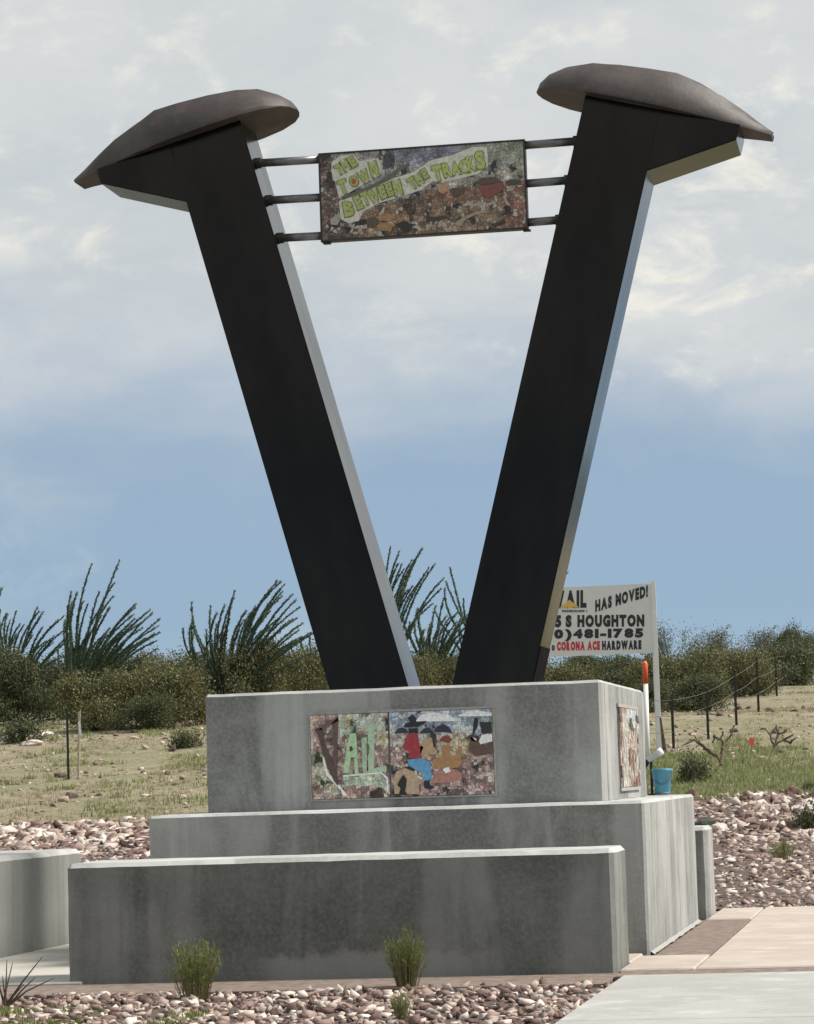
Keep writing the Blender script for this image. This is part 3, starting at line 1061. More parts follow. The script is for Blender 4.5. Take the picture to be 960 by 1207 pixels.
mz.piece('ochre_rock', bk, [(300, 350), (345, 340), (372, 360), (340, 372), (300, 368)], (128, 90, 54))
mz.piece('ochre_rock', bk, [(292, 385), (330, 376), (360, 388), (350, 412), (300, 408)], (124, 88, 54))
mz.piece('round_bush', bk, [(258, 362), (276, 352), (296, 362), (298, 386), (276, 392), (260, 382)], (66, 56, 42))
mz.piece('peach_hill', bk, [(530, 228), (580, 222), (588, 250), (560, 268), (545, 258)], (138, 104, 80))


def sign_word(word, path, hts, tilt, col, edge):
    """letters along a crop-space poly-line: path = [(x, y, h, w, rot)] of letter centres"""
    for ch, (x, y, h_, wd, rot) in zip(word, path):
        ca, sa = math.cos(math.radians(rot)), math.sin(math.radians(rot))

        def mp_(u, v, d, grow=0.0, lift=0.0):
            du, dv = (u - .5) * (wd + grow), (v - .5) * (h_ + grow)
            px = (x + du * ca - dv * sa * -1 * -1, y - du * sa - dv * ca)
            px = (x + du * ca - dv * sa, y - du * sa - dv * ca)
            uu, vv = mz.uv(px)
            return (PX0 + uu, PY + .006 - .013 - lift - d, PZ1 - vv)
        lo = letter('letter', ch, mp_, glaze(col, KS), bk, .050, .012)
        letter('letter_edge', ch, lambda u, v, d: mp_(u, v, d, 7), glaze(edge, KS), bk, .065, .006)


LG, LD = (124, 134, 62), (86, 96, 50)
sign_word('THE', [(142, 162, 42, 26, 28), (168, 146, 46, 26, 30), (197, 132, 44, 24, 32)], 0, 0, LG, LD)
sign_word('TOWN', [(158, 232, 56, 36, 20), (202, 210, 42, 34, 25), (243, 192, 50, 42, 26), (283, 163, 62, 30, 14)], 0, 0, LG, LD)
sign_word('BETWEEN', [(180, 320, 60, 40, 10), (220, 296, 54, 26, 22), (248, 280, 54, 28, 20), (282, 272, 52, 42, 20), (318, 256, 52, 26, 20), (346, 246, 52, 26, 18), (378, 240, 62, 32, 14)], 0, 0, LG, LD)
sign_word('THE', [(438, 222, 46, 30, 32), (464, 208, 44, 24, 32), (488, 186, 40, 20, 28)], 0, 0, LG, LD)
sign_word('TRACKS', [(540, 184, 62, 40, 12), (578, 172, 56, 34, 14), (612, 166, 52, 34, 12), (644, 160, 52, 32, 14), (674, 150, 58, 32, 14), (710, 136, 72, 36, 10)], 0, 0, (130, 142, 62), LD)
mz.piece('red_bead', bk, [(192, 212), (197, 200), (207, 200), (213, 210), (208, 221), (197, 222)], (150, 60, 40), .020, .030)

# steel tubes: each runs from the spike's side plate into the frame
for z in (7.552, 7.178, 6.800):
    ax = CX - .575 - (z - T3[4]) * math.tan(TH) + HW / math.cos(TH)
    bx_ = CX + .575 + (z - T3[4]) * math.tan(TH) - HW / math.cos(TH)
    rl = MB().tube([(ax - .02, PY + .04, z + .005), (PX0 + .001, PY + .04, z)], .040, 14).make('rail', M['rail'], sign, True)
    MB().tube([(ax - .025, PY + .04, z + .005), (ax + .05, PY + .04, z + .005)], .054, 12).make('coupler', M['steel_frame'], rl)
    rl = MB().tube([(PX1 - .001, PY + .04, z), (bx_ + .02, PY + .04, z + .005)], .040, 14).make('rail', M['rail'], sign, True)
    MB().tube([(bx_ - .05, PY + .04, z + .005), (bx_ + .025, PY + .04, z + .005)], .054, 12).make('coupler', M['steel_frame'], rl)

# ------------------------------------------------------------------ hardware shop sign behind the fence
SY = 56.0
sx0, sx1 = -7.36, -4.90
szt, szb = 5.085, 3.775
hs = thing('advertising_sign', ((sx0 + sx1) / 2, SY, height(-6, SY)), 'white advertising board on posts with black and red lettering', 'sign')
bd = MB().box((sx0, SY, szb), (sx1, SY + .02, szt)).make('board', M['board'], hs)
for x in (sx0 + .05, sx1 - .05):
    MB().box((x - .05, SY + .021, height(x, SY) - .1), (x + .05, SY + .12, szt + .03)).make('post', M['white_paint'], hs)
MB().box((sx1 - .072, SY - .03, height(sx1, SY) - .1), (sx1 + .012, SY - .002, szt + .04)).make('post', M['white_paint'], hs)


def bpx(u, v):
    q = atY(u, v, SY)
    return q.x, q.z


def board_word(word, x0, x1, yb0, yb1, h_, mat, bold=.03, narrow=None):
    """letters spread between photo x0..x1, baseline from yb0 to yb1, cap height h_ (photo pixels)"""
    adv = []
    for ch in word:
        if ch == ' ':
            adv.append(.42)
        else:
            g = glyph(ch, bold)
            adv.append((g[3] - g[2]) + .10)
    tot = sum(adv)
    k = (x1 - x0) / tot
    x = x0
    for ch, a_ in zip(word, adv):
        if ch != ' ':
            g = glyph(ch, bold)
            wd = (g[3] - g[2]) * k
            gh = (g[5] - g[4]) / .73 * h_ if ch not in '-' else (g[5] - g[4]) / .73 * h_
            base = g[4] / .73 * h_
            sl = (yb1 - yb0) / (x1 - x0)

            def mp_(u, v, d, x=x, wd=wd, gh=gh, base=base):
                px = x + u * wd + (base + v * gh) * -sl * .0
                py = yb0 + sl * (x + u * wd - x0) - base - v * gh
                X, Z = bpx(px, py)
                return (X, SY - .001 - d, Z)
            letter('letter', ch, mp_, mat, bd, bold, .004)
        x += a_ * k


board_word('VAIL', 655, 693, 715.5, 714.6, 18.5, M['ink_black'], .07)
tri = [bpx(660, 716.5), bpx(683, 716), bpx(671.5, 707)]
MB().add([(x, SY - .009, z) for x, z in tri] + [(x, SY - .0055, z) for x, z in tri], [(0, 1, 2), (5, 4, 3), (0, 3, 4, 1), (1, 4, 5, 2), (2, 5, 3, 0)]).make('roof_mark', M['ink_yellow'], bd)
q = random.Random(2)
x = 663.0
while x < 693:
    wd = q.uniform(.9, 1.7)
    a_, b_ = bpx(x, 721.6), bpx(x + wd, 719.4 - q.uniform(0, .7))
    if q.random() < .86:
        MB().box((a_[0], SY - .005, a_[1]), (b_[0], SY - .001, b_[1])).make('fine_print', M['ink_grey'], bd)
    x += wd + .55
board_word('HAS MOVED!', 702, 765, 720.5, 702, 12.5, M['ink_black'], .07)
board_word('5', 654.6, 663.4, 738.2, 738.2, 12.5, M['ink_black'], .075)
board_word('S', 667, 675.6, 738.1, 738.1, 12.5, M['ink_black'], .075)
board_word('HOUGHTON', 681, 761, 738.0, 737.3, 12.5, M['ink_black'], .075)
board_word('0)481-1785', 653.5, 760.5, 752.0, 750.5, 9.6, M['ink_black'], .075)
board_word('o', 650.6, 655.0, 766.4, 766.2, 8.6, M['ink_black'], .06)
board_word('CORONA ACE', 656.8, 708, 766.2, 765.2, 9.2, M['ink_red'], .085)
board_word('HARDWARE', 710, 757, 765.2, 764.3, 9.2, M['ink_black'], .09)

# ------------------------------------------------------------------ small things round the plinth
# blue bucket on the rear ledge
bx0, by0, bz0 = -2.66, 30.33, T2[4] + .004
bu = thing('bucket', (bx0, by0, bz0), 'blue plastic bucket standing on the lower step of the plinth', 'bucket')
mb = MB()
NS = 28
prof = [(.0, .0), (.072, .0), (.076, .006), (.100, .235), (.109, .238), (.110, .262), (.104, .266), (.097, .262), (.072, .012), (0, .012)]
for r_, z in prof:
    for s in range(NS):
        a = 2 * math.pi * s / NS
        mb.v.append((bx0 + r_ * math.cos(a), by0 + r_ * math.sin(a), bz0 + z))
for i in range(len(prof) - 1):
    for s in range(NS):
        k, k2 = i * NS + s, i * NS + (s + 1) % NS
        mb.f.append((k, k2, k2 + NS, k + NS))
mb.make('body', M['bucket'], bu, True)
mb = MB()
pts = [(bx0 + .108 * math.cos(t), by0 - .03 - .06 * math.sin(t), bz0 + .235 - .13 * math.sin(t)) for t in np.linspace(0, math.pi, 15)]
mb.tube(pts, .003, 5).make('handle', M['wire'], bu)
pts = [(bx0 + .078 * math.cos(t), by0 + .078 * math.sin(t), bz0 + .022) for t in np.linspace(0, 2 * math.pi, 29)]
MB().tube(pts, .006, 5).make('foot_band', M['bucket_band'], bu)

# floodlight on a stem beside it
fl = thing('floodlight', (-2.775, 30.42, T2[4] + .004), 'white tubular floodlight on a black stem above the blue bucket', 'lamp')
MB().tube([(-2.775, 30.42, T2[4] + .004), (-2.775, 30.42, T2[4] + .36)], .014, 8).make('stem', M['black_metal'], fl)
MB().tube([(-2.775, 30.42, T2[4] + .004), (-2.775, 30.42, T2[4] + .02)], .045, 12).make('foot', M['black_metal'], fl)
p0, p1 = Vector((-2.80, 30.42, 1.645)), Vector((-2.655, 30.40, 1.735))
dr = (p1 - p0).normalized()
MB().tube([p0 - dr * .012, p0, p0 + dr * .11, p0 + dr * .112, p1], [.022, .032, .032, .037, .037], 14).make('housing', M['white_paint'], fl, True)
MB().tube([p0 - dr * .055 - Vector((0, 0, .03)), p0 - dr * .012], [.034, .028], 10).make('bracket', M['black_metal'], fl)

# utility marker
mk = thing('utility_marker', (-4.61, 50, height(-4.61, 50)), 'white marker post with an orange cap beside the advertising sign', 'marker post')
zb = height(-4.61, 50)
MB().tube([(-4.615, 50, zb - .1), (-4.60, 50, 3.02)], .042, 12).make('pole', M['white_paint'], mk, True)
MB().tube([(-4.60, 50, 3.02), (-4.597, 50, 3.35), (-4.597, 50, 3.40)], [.047, .047, .025], 12).make('cap', M['orange'], mk, True)

# wooden stake leaning at the sign
st = thing('wooden_stake', (-4.78, 55.4, height(-4.78, 55.4)), 'short brown wooden stake at the foot of the white sign post', 'stake')
zb = height(-4.78, 55.4)
MB().add([(-4.83, 55.38, zb - .1), (-4.74, 55.38, zb - .1), (-4.74, 55.43, zb - .1), (-4.83, 55.43, zb - .1), (-4.86, 55.38, zb + .62), (-4.83, 55.38, zb + .62), (-4.83, 55.43, zb + .62), (-4.86, 55.43, zb + .62)],
         [(3, 2, 1, 0), (4, 5, 6, 7), (0, 1, 5, 4), (1, 2, 6, 5), (2, 3, 7, 6), (3, 0, 4, 7)]).make('shaft', M['deadwood'], st)

# fence
fposts = [(-20.6, 52.0, 1.2), (-10.4, 53.4, 1.05)]
for u, v, Y in ((792, 821, 55), (833, 812, 58), (866, 793, 61), (892, 775, 65), (914, 771, 76), (930.5, 769, 96), (947.5, 772, 115)):
    q_ = atY(u, v, Y)
    fposts.append((q_.x, Y, q_.z - height(q_.x, Y)))
fe = thing('wire_fence', (-4.63, 55, height(-4.63, 55)), 'sagging wire fence on dark steel posts running up the slope to the bushes', 'fence')
tops = []
for i, (x, y, h_) in enumerate(fposts):
    z = height(x, y)
    lean = rnd.uniform(-.03, .03)
    tops.append((x, y, z, h_, lean))
    if i in (0, 1):
        continue
    mbp = MB()
    mbp.box((x - .026, y - .004, z - .15), (x + .026, y + .004, z + h_))
    mbp.box((x - .005, y + .0045, z - .15), (x + .005, y + .045, z + h_ - .01))
    for k in range(12):
        zz_ = z + .12 + k * (h_ - .16) / 12
        mbp.box((x - .016, y - .014, zz_), (x + .016, y - .0045, zz_ + .022))
    mbp.make('post', M['post_steel'], fe)
for hgt, sag in ((.93, .02), (.64, .03), (.34, .02)):
    mbw = MB()
    pts = []
    for (a, b_) in zip(tops[1:], tops[2:]):
        for t in np.linspace(0, 1, 9)[:-1]:
            x, y = a[0] + (b_[0] - a[0]) * t, a[1] + (b_[1] - a[1]) * t
            z = a[2] + (b_[2] - a[2]) * t + hgt * (a[3] + (b_[3] - a[3]) * t) - sag * 4 * t * (1 - t)
            pts.append((x, y - .02, z))
    mbw.tube(pts, .0045, 5).make('wire', M['wire'], fe)

# stakes on the sandy ground at the left
tp = thing('steel_post', (-15.29, 52, height(-15.29, 52)), 'thin dark steel post standing on sandy grass by the big bush', 'post')
zb = height(-15.29, 52)
MB().box((-15.305, 51.996, zb - .15), (-15.262, 52.004, zb + 1.25)).make('flange', M['post_steel'], tp)
MB().box((-15.289, 52.0045, zb - .15), (-15.279, 52.045, zb + 1.24)).make('web', M['post_steel'], tp)
lt = thing('survey_lath', (-15.11, 52, height(-15.1, 52)), 'pale wooden survey lath with a ribbon beside the dark steel post', 'stake')
zb = height(-15.1, 52)
MB().add([(-15.125, 51.99, zb - .1), (-15.09, 51.99, zb - .1), (-15.09, 52.01, zb - .1), (-15.125, 52.01, zb - .1), (-15.07, 51.99, zb + 1.2), (-15.03, 51.99, zb + 1.25), (-15.03, 52.01, zb + 1.25), (-15.07, 52.01, zb + 1.2)],
         [(3, 2, 1, 0), (4, 5, 6, 7), (0, 1, 5, 4), (1, 2, 6, 5), (2, 3, 7, 6), (3, 0, 4, 7)]).make('lath', M['lath'], lt)
mb = MB()
mb.add([(-15.08, 51.982, zb + 1.02), (-15.035, 51.980, zb + 1.05), (-15.01, 51.97, zb + .78), (-15.05, 51.975, zb + .75), (-15.08, 51.985, zb + 1.02), (-15.035, 51.983, zb + 1.05), (-15.01, 51.973, zb + .78), (-15.05, 51.978, zb + .75)],
       [(0, 1, 2, 3), (7, 6, 5, 4), (0, 4, 5, 1), (1, 5, 6, 2), (2, 6, 7, 3), (3, 7, 4, 0)]).make('ribbon', M['white_paint'], lt)

# marker flag
fg = thing('marker_flag', (-3.05, 53, height(-3.05, 53)), 'small orange marker flag in the green grass below the fence', 'flag')
zb = height(-3.05, 53)
MB().tube([(-3.05, 53, zb - .05), (-3.04, 53, zb + .30)], .004, 5).make('wire', M['wire'], fg)
MB().box((-3.085, 52.995, zb + .17), (-2.99, 52.999, zb + .29)).make('pennant', M['flag'], fg)

# ------------------------------------------------------------------ stones
ICO = bmesh.new()
bmesh.ops.create_icosphere(ICO, subdivisions=1, radius=1)
IV = np.array([v.co[:] for v in ICO.verts])
ICO.verts.index_update()
IF = np.array([[v.index for v in f.verts] for f in ICO.faces])
ICO.free()
NR = np.random.default_rng(4)
PROTO = []
for k in range(14):
    P = IV * NR.uniform(.55, 1.3, (12, 1)) + NR.normal(0, .18, (12, 3))
    P[:, 2] = np.clip(P[:, 2], -.7, .62)
    PROTO.append(P)


def rot_rand(n):
    q_ = NR.normal(size=(n, 4))
    q_ /= np.linalg.norm(q_, axis=1, keepdims=True)
    a_, b__, c_, d_ = q_.T
    return np.stack([np.stack([1 - 2 * (c_ * c_ + d_ * d_), 2 * (b__ * c_ - a_ * d_), 2 * (b__ * d_ + a_ * c_)], -1),
                     np.stack([2 * (b__ * c_ + a_ * d_), 1 - 2 * (b__ * b__ + d_ * d_), 2 * (c_ * d_ - a_ * b__)], -1),
                     np.stack([2 * (b__ * d_ - a_ * c_), 2 * (c_ * d_ + a_ * b__), 1 - 2 * (b__ * b__ + c_ * c_)], -1)], 1)


STONES = []                                            # x, y, z, size


def scatter(n, x0, x1, y0, y1, size, zof, keep=lambda x, y: True):
    c = 0
    while c < n:
        x, y = NR.uniform(x0, x1), NR.uniform(y0, y1)
        if not keep(x, y):
            c += 1
            continue
        s = min(size(x, y), .052 if y < 30 else (.075 if y < 40 else .12))
        STONES.append((x, y, zof(x, y) + s * NR.uniform(.0, .28), s))
        c += 1


def hz(x, y):
    return height(x, y)


# foreground bed
scatter(6600, -8.6, -2.36, 14.8, 22.2, lambda x, y: .024 * NR.lognormal(.25, .34), lambda x, y: -.04, lambda x, y: y < 22.05 + .12 * mnoise.noise((x * 2, 0, 0)))
# slope behind: small stones low down, large angular ones along the top border
scatter(11500, -2.6, 2.6, 33.2, 43.2, lambda x, y: (.032 + .024 * (y > 39.0) + .035 * max(0, (y - 39.5) / 3.7)) * NR.lognormal(.12, .34), hz)
scatter(1500, -2.6, 2.8, 40.6, 44.3, lambda x, y: .072 * NR.lognormal(.10, .36), hz, lambda x, y: y < 43.6 + .5 * mnoise.noise((x * .8, 0, 3)))
scatter(12500, -14.5, -5.6, 33.2, 43.6, lambda x, y: (.034 + .024 * (y > 39.5) + .03 * max(0, (y - 40) / 3.6)) * NR.lognormal(.12, .34), hz)
scatter(1700, -15.5, -5.6, 40.8, 44.6, lambda x, y: .070 * NR.lognormal(.10, .30), hz, lambda x, y: y < 43.5 + .6 * mnoise.noise((x * .5, 0, 7)) + (.8 if x > -11.5 else 0))
scatter(2500, -5.6, -2.6, 33.3, 44, lambda x, y: .045 * NR.lognormal(.1, .3), hz)
scatter(2600, 2.6, 15.5, 33.3, 44, lambda x, y: .06 * NR.lognormal(.1, .3), hz)
scatter(1800, -25, -14.5, 33.3, 44, lambda x, y: .06 * NR.lognormal(.1, .3), hz)
# loose stones across the field
scatter(5200, -24, 3, 44, 72, lambda x, y: .020 * NR.lognormal(.35, .55), hz, lambda x, y: mnoise.noise((x * .5, y * .35, 2)) > -.15)
ST = np.array(STONES)


def visible(P):
    d = P - np.array(CAM_POS)
    zc = d @ np.array(FWD)
    u = 480 + FPX * (d @ np.array(RGT)) / zc
    v = 603.5 - FPX * (d @ np.array(UPV)) / zc
    ok = (u > 2) & (u < 958) & (v < 1206)
    # hidden behind the walls and plinth
    ok &= ~((u > 80) & (u < 740) & (v > 1000) & (v < 1150)) & ~((u > 178) & (u < 846) & (v > 945) & (v < 1075)) & ~((u < 80) & (v > 1003) & (v < 1165)) & ~((u > 243) & (u < 765) & (v < 960))
    return ok, ST[:, 3] * FPX / zc


ok, pxs = visible(ST[:, :3])
rank = np.argsort(-(pxs * ok))
single = rank[:300]
rest = np.setdiff1d(np.arange(len(ST)), single)
gb = struct(obj('gravel_bed', [(-8.6, 14.5, -.047), (-2.37, 14.5, -.047), (-2.37, 22.49, -.047), (-8.6, 22.49, -.047)], [(0, 1, 2, 3)], M['gravel']))


def slope_bed(name, x0, x1, y0, y1):
    nx_, ny_ = int((x1 - x0) / .3), int((y1 - y0) / .3)
    v, f = [], []
    for j in range(ny_ + 1):
        for i in range(nx_ + 1):
            x, y = x0 + (x1 - x0) * i / nx_, y0 + (y1 - y0) * j / ny_
            y = y + (.5 * mnoise.noise((x * .8, 0, 3)) if j == ny_ else 0)
            v.append((x, y, height(x, y) + .02))
    for j in range(ny_):
        for i in range(nx_):
            k = j * (nx_ + 1) + i
            f.append((k, k + 1, k + nx_ + 2, k + nx_ + 1))
    return struct(obj(name, v, f, M['gravel'], None, True))


slope_bed('gravel_slope', -26, 16, 33.2, 43.6)


def stones_mesh(idx):
    n = len(idx)
    R = rot_rand(n)
    sc = np.stack([NR.uniform(.8, 1.35, n), NR.uniform(.7, 1.1, n), NR.uniform(.45, .85, n)], -1) * ST[idx, 3:4]
    pid = NR.integers(0, len(PROTO), n)
    P = np.stack(PROTO)[pid] * sc[:, None, :]
    # keep stones lying mostly flat: tilt blended towards upright
    yaw = NR.uniform(0, 2 * np.pi, n)
    tilt = NR.normal(0, .62, n)
    cy_, sy_, ct, st_ = np.cos(yaw), np.sin(yaw), np.cos(tilt), np.sin(tilt)
    X, Y, Z = P[..., 0], P[..., 1], P[..., 2]
    Y2, Z2 = Y * ct[:, None] - Z * st_[:, None], Y * st_[:, None] + Z * ct[:, None]
    X3, Y3 = X * cy_[:, None] - Y2 * sy_[:, None], X * sy_[:, None] + Y2 * cy_[:, None]
    V = np.stack([X3, Y3, Z2], -1) + ST[idx, None, :3]
    F = IF[None] + (np.arange(n) * 12)[:, None, None]
    return V.reshape(-1, 3), F.reshape(-1, 3)


V, F = stones_mesh(rest)
me = bpy.data.meshes.new('loose_stones')
me.vertices.add(len(V))
me.vertices.foreach_set('co', V.ravel())
me.loops.add(F.size)
me.loops.foreach_set('vertex_index', F.ravel().astype(np.int32))
me.polygons.add(len(F))
me.polygons.foreach_set('loop_start', np.arange(0, F.size, 3, dtype=np.int32))
me.polygons.foreach_set('loop_total', np.full(len(F), 3, dtype=np.int32))
me.update(calc_edges=True)
me.materials.append(M['stones'])
ls = link('loose_stones', me, gb)
ls['kind'] = 'stuff'
smesh = []
for k in range(len(PROTO)):
    smesh.append(mesh('stone', PROTO[k], [tuple(int(i) for i in f) for f in IF], M['stone']))
for i in single:
    o = bpy.data.objects.new('stone', smesh[int(NR.integers(0, len(smesh)))])
    COL.objects.link(o)
    o.parent = gb
    x, y, z, s = ST[i]
    o.matrix_basis = Matrix.LocRotScale(Vector((x, y, z)), Euler((NR.normal(0, .35), NR.normal(0, .35), NR.uniform(0, 6.28))), Vector((s * NR.uniform(.9, 1.4), s * NR.uniform(.75, 1.1), s * NR.uniform(.5, .85))))


def boulder(name, loc, r_, mat, label, sx=1, sy=1, sz=.7, seed=0):
    bm = bmesh.new()
    bmesh.ops.create_icosphere(bm, subdivisions=3, radius=1)
    for v in bm.verts:
        n = mnoise.noise(v.co * 1.3 + Vector((seed, 0, 0))) * .38 + mnoise.noise(v.co * 4 + Vector((seed, 2, 0))) * .10
        v.co *= 1 + n
        v.co = Vector((v.co.x * sx * r_, v.co.y * sy * r_, max(-.35, v.co.z) * sz * r_)) + Vector(loc)
    me_ = bpy.data.meshes.new(name)
    bm.to_mesh(me_)
    bm.free()
    me_.materials.append(mat)
    return tag(link(name, me_), label, 'boulder', 'boulders on the gravel slope')


for (u, v, Y, r_, mt, lb, sx_, sz_) in [
        (831, 962, 40.6, .15, 'boulder_green', 'dark grey green boulder touching the rear seat wall', 1.0, .9),
        (935, 944, 43.4, .13, 'boulder_brown', 'rounded brown boulder at the edge of the green grass', 1.0, 1.15),
        (937, 996, 40.2, .11, 'boulder_brown', 'dark brown boulder with a flat face in the gravel slope', .8, 1.0),
        (941, 968, 41.8, .12, 'boulder_pale', 'pale pointed boulder near the dark leafy shrub', 1.2, .75),
        (849, 985, 40.3, .12, 'boulder_pale', 'pale flat boulder beside the end of the rear seat wall', 1.1, .7),
        (12, 846, 64, .26, 'boulder_pale', 'largest pale boulder beyond the steel post near the bent ocotillo', 1.3, .6),
        (38, 850, 63, .18, 'boulder_pale', 'pale low boulder beside the grey twiggy shrub', 1.4, .6),
        (52, 842, 66, .16, 'boulder_pale', 'small pale boulder at the foot of the dark bushes', 1.2, .7),
        (816, 935, 43.6, .12, 'boulder_brown', 'dark brown boulder peeping over the back of the plinth step', .9, 1.3)]:
    q_ = atY(u, v, Y)
    boulder('boulder', (q_.x, Y, height(q_.x, Y) + .02), r_, M[mt], lb, sx_, 1, sz_, u * .37)

# ------------------------------------------------------------------ vegetation
def leaf_quads(mbl, c, n_, ln, wd, rr, up=.2, spread=.0):
    for _ in range(n_):
        p = Vector(c) + Vector((rr.gauss(0, 1), rr.gauss(0, 1), rr.gauss(0, 1))) * spread
        d = Vector((rr.gauss(0, 1), rr.gauss(0, 1), rr.gauss(0, 1) + up)).normalized()
        s = d.cross(Vector((rr.gauss(0, 1), rr.gauss(0, 1), rr.gauss(0, 1)))).normalized()
        L_, W_ = ln * rr.uniform(.6, 1.35), wd * rr.uniform(.6, 1.3)
        k = len(mbl.v)
        mbl.v += [tuple(p), tuple(p + d * L_ * .5 + s * W_ * .5), tuple(p + d * L_), tuple(p + d * L_ * .5 - s * W_ * .5)]
        mbl.f.append((k, k + 1, k + 2, k + 3))


def bush_meshes(seed, rx, rz, nclump, per, leaf, wd, mat, open_=.0):
    rr = random.Random(seed)
    lv, stm = MB(), MB()
    lobes = []
    for i in range(14):
        a = rr.uniform(0, 6.28)
        low_ = i % 3 == 0
        r_ = (rr.uniform(.45, .85) if low_ else rr.uniform(.10, .72)) * rx
        zc_ = rr.uniform(.14, .30) if low_ else rr.uniform(.34, .74)
        lobes.append((Vector((r_ * math.cos(a), r_ * math.sin(a), rz * zc_)), rx * rr.uniform(.22, .42), rz * rr.uniform(.16, .32)))
    ends = []
    for _ in range(nclump):
        c, lr, lz = rr.choice(lobes)
        d = Vector((rr.gauss(0, 1), rr.gauss(0, 1), rr.gauss(0, 1) + .25)).normalized()
        rad = rr.uniform(.45, 1.12) ** .6
        p = c + Vector((d.x * lr, d.y * lr, d.z * lz)) * rad
        if p.z < rz * .08:
            p.z = rz * rr.uniform(.06, .25)
        ends.append(p)
        leaf_quads(lv, p, per, leaf, wd, rr, .35, leaf * rr.uniform(.9, 2.4))
    for i in range(46):
        e_ = rr.choice(ends)
        b0 = Vector((rr.uniform(-.12, .12) * rx, rr.uniform(-.12, .12) * rx, -.1))
        mid = b0.lerp(e_, .5) + Vector((rr.uniform(-.1, .1), rr.uniform(-.1, .1), rr.uniform(0, .15)))
        stm.tube([b0, mid, e_ + (e_ - mid) * .15], [.028, .018, .006], 4, False)
    # twigs poking out of the crown
    for i in range(60):
        e_ = rr.choice(ends)
        d = Vector((rr.gauss(.3, .6), rr.gauss(0, .6), rr.uniform(.3, 1.2))).normalized()
        tip = e_ + d * rr.uniform(.15, .45) * (rz / 2)
        stm.tube([e_, tip], [.010, .004], 3, False)
        for t in (.3, .55, .8, 1):
            leaf_quads(lv, e_.lerp(tip, t), 3, leaf * .8, wd * .8, rr, .5, leaf * .3)
    a = mesh('foliage', lv.v, lv.f, M[mat])
    b = mesh('stems', stm.v, stm.f, M['bark'])
    return a, b


BP = {'olive': [bush_meshes(s, 1.9, 2.1, 900, 18, .10, .048, 'bush_olive') for s in (1, 2, 3)],
      'dark': [bush_meshes(s, 1.9, 2.2, 900, 18, .10, .05, 'bush_dark') for s in (4, 5)],
      'grey': [bush_meshes(s, 1.7, 2.6, 330, 12, .10, .042, 'bush_grey') for s in (6, 7)],
      'low': [bush_meshes(8, .8, .6, 150, 12, .10, .05, 'bush_dark')]}


def plant(name, meshes, x, y, rotz, sc, label, cat, group=None, parts=('foliage', 'stems'), dz=0):
    r_ = bpy.data.objects.new(name, None)
    r_.empty_display_size = .2
    COL.objects.link(r_)
    r_.location = (x, y, height(x, y) - .03 + dz)
    r_.rotation_euler = (0, 0, rotz)
    r_.scale = sc if isinstance(sc, (tuple, list)) else (sc, sc, sc)
    tag(r_, label, cat, group)
    for nm, me_ in zip(parts, meshes):
        o = bpy.data.objects.new(nm, me_)
        COL.objects.link(o)
        o.parent = r_
        if nm != 'cane':
            o['kind'] = 'stuff'
    return r_


def bush_at(u, Y, half_px, top_v, kind, label, group=None, name='desert_bush'):
    """u, top in photo pixels; stands on the terrain at distance Y"""
    c = atY(u, top_v, Y)
    x = c.x
    hgt = c.z - height(x, Y)
    meshes = rnd.choice(BP[kind])
    rx = {'olive': 1.9, 'dark': 1.9, 'grey': 1.7, 'low': .8}[kind]
    rz = {'olive': 2.1, 'dark': 2.2, 'grey': 2.6, 'low': .6}[kind]
    s = half_px * Y / FPX / rx
    return plant(name, meshes, x, Y, rnd.uniform(0, 6.28), (s, s, max(.2, hgt / rz)), label, 'bush', group)


G_B = 'bushes behind the monument'
bush_at(112, 68, 62, 788, 'olive', 'broad olive bush directly behind the two survey stakes', G_B)
bush_at(188, 68.5, 66, 772, 'olive', 'large rounded olive bush touching the plinth outline beside the survey stakes', G_B)
bush_at(170, 67, 40, 815, 'dark', 'low dark bush in front of the large rounded olive bush', G_B)
bush_at(20, 76, 58, 766, 'dark', 'dark bush under the bent ocotillo at the edge of the sandy ground', G_B)
bush_at(75, 80, 55, 762, 'dark', 'dark bush at the foot of the tallest ocotillo', G_B)
bush_at(145, 79, 50, 756, 'dark', 'dark bush between the tallest ocotillo and the fan shaped one', G_B)
bush_at(232, 77, 48, 762, 'dark', 'dark bush at the foot of the fan shaped ocotillo', G_B)
bush_at(292, 72, 52, 758, 'olive', 'olive bush above the plinth edge below the fan shaped ocotillo', G_B)
bush_at(345, 74, 52, 752, 'olive', 'olive bush against the spike on the cream paving side', G_B)
bush_at(405, 78, 55, 758, 'olive', 'olive bush half hidden behind the spike on the cream paving side', G_B)
bush_at(478, 75, 40, 772, 'olive', 'olive bush in the gap between the spikes below the forked ocotillo', G_B)
bush_at(520, 76, 42, 766, 'olive', 'olive bush in the gap between the spikes next to the sign side spike', G_B)
bush_at(575, 79, 50, 762, 'dark', 'dark bush mostly hidden behind the sign side spike', G_B)
bush_at(660, 74, 55, 772, 'olive', 'yellowish olive bush showing under the white advertising board', G_B)
bush_at(722, 72, 48, 782, 'dark', 'dark bush behind the orange capped marker post', G_B)
bush_at(795, 69, 62, 762, 'olive', 'wide olive bush behind the first fence posts', G_B)
bush_at(770, 66.5, 42, 800, 'dark', 'low dark bush at the foot of the wide olive bush behind the fence', G_B)
bush_at(830, 67.5, 44, 792, 'dark', 'low dark bush between two fence posts', G_B)
bush_at(865, 76, 58, 756, 'olive', 'rounded olive bush behind the middle of the fence', G_B)
bush_at(918, 92, 55, 752, 'dark', 'dark bush behind the upper fence posts', G_B)
bush_at(962, 122, 55, 745, 'dark', 'tall dark bush where the fence disappears over the rise', G_B)
bush_at(885, 79, 40, 785, 'dark', 'low dark bush in front of the rounded olive bush by the fence', G_B)
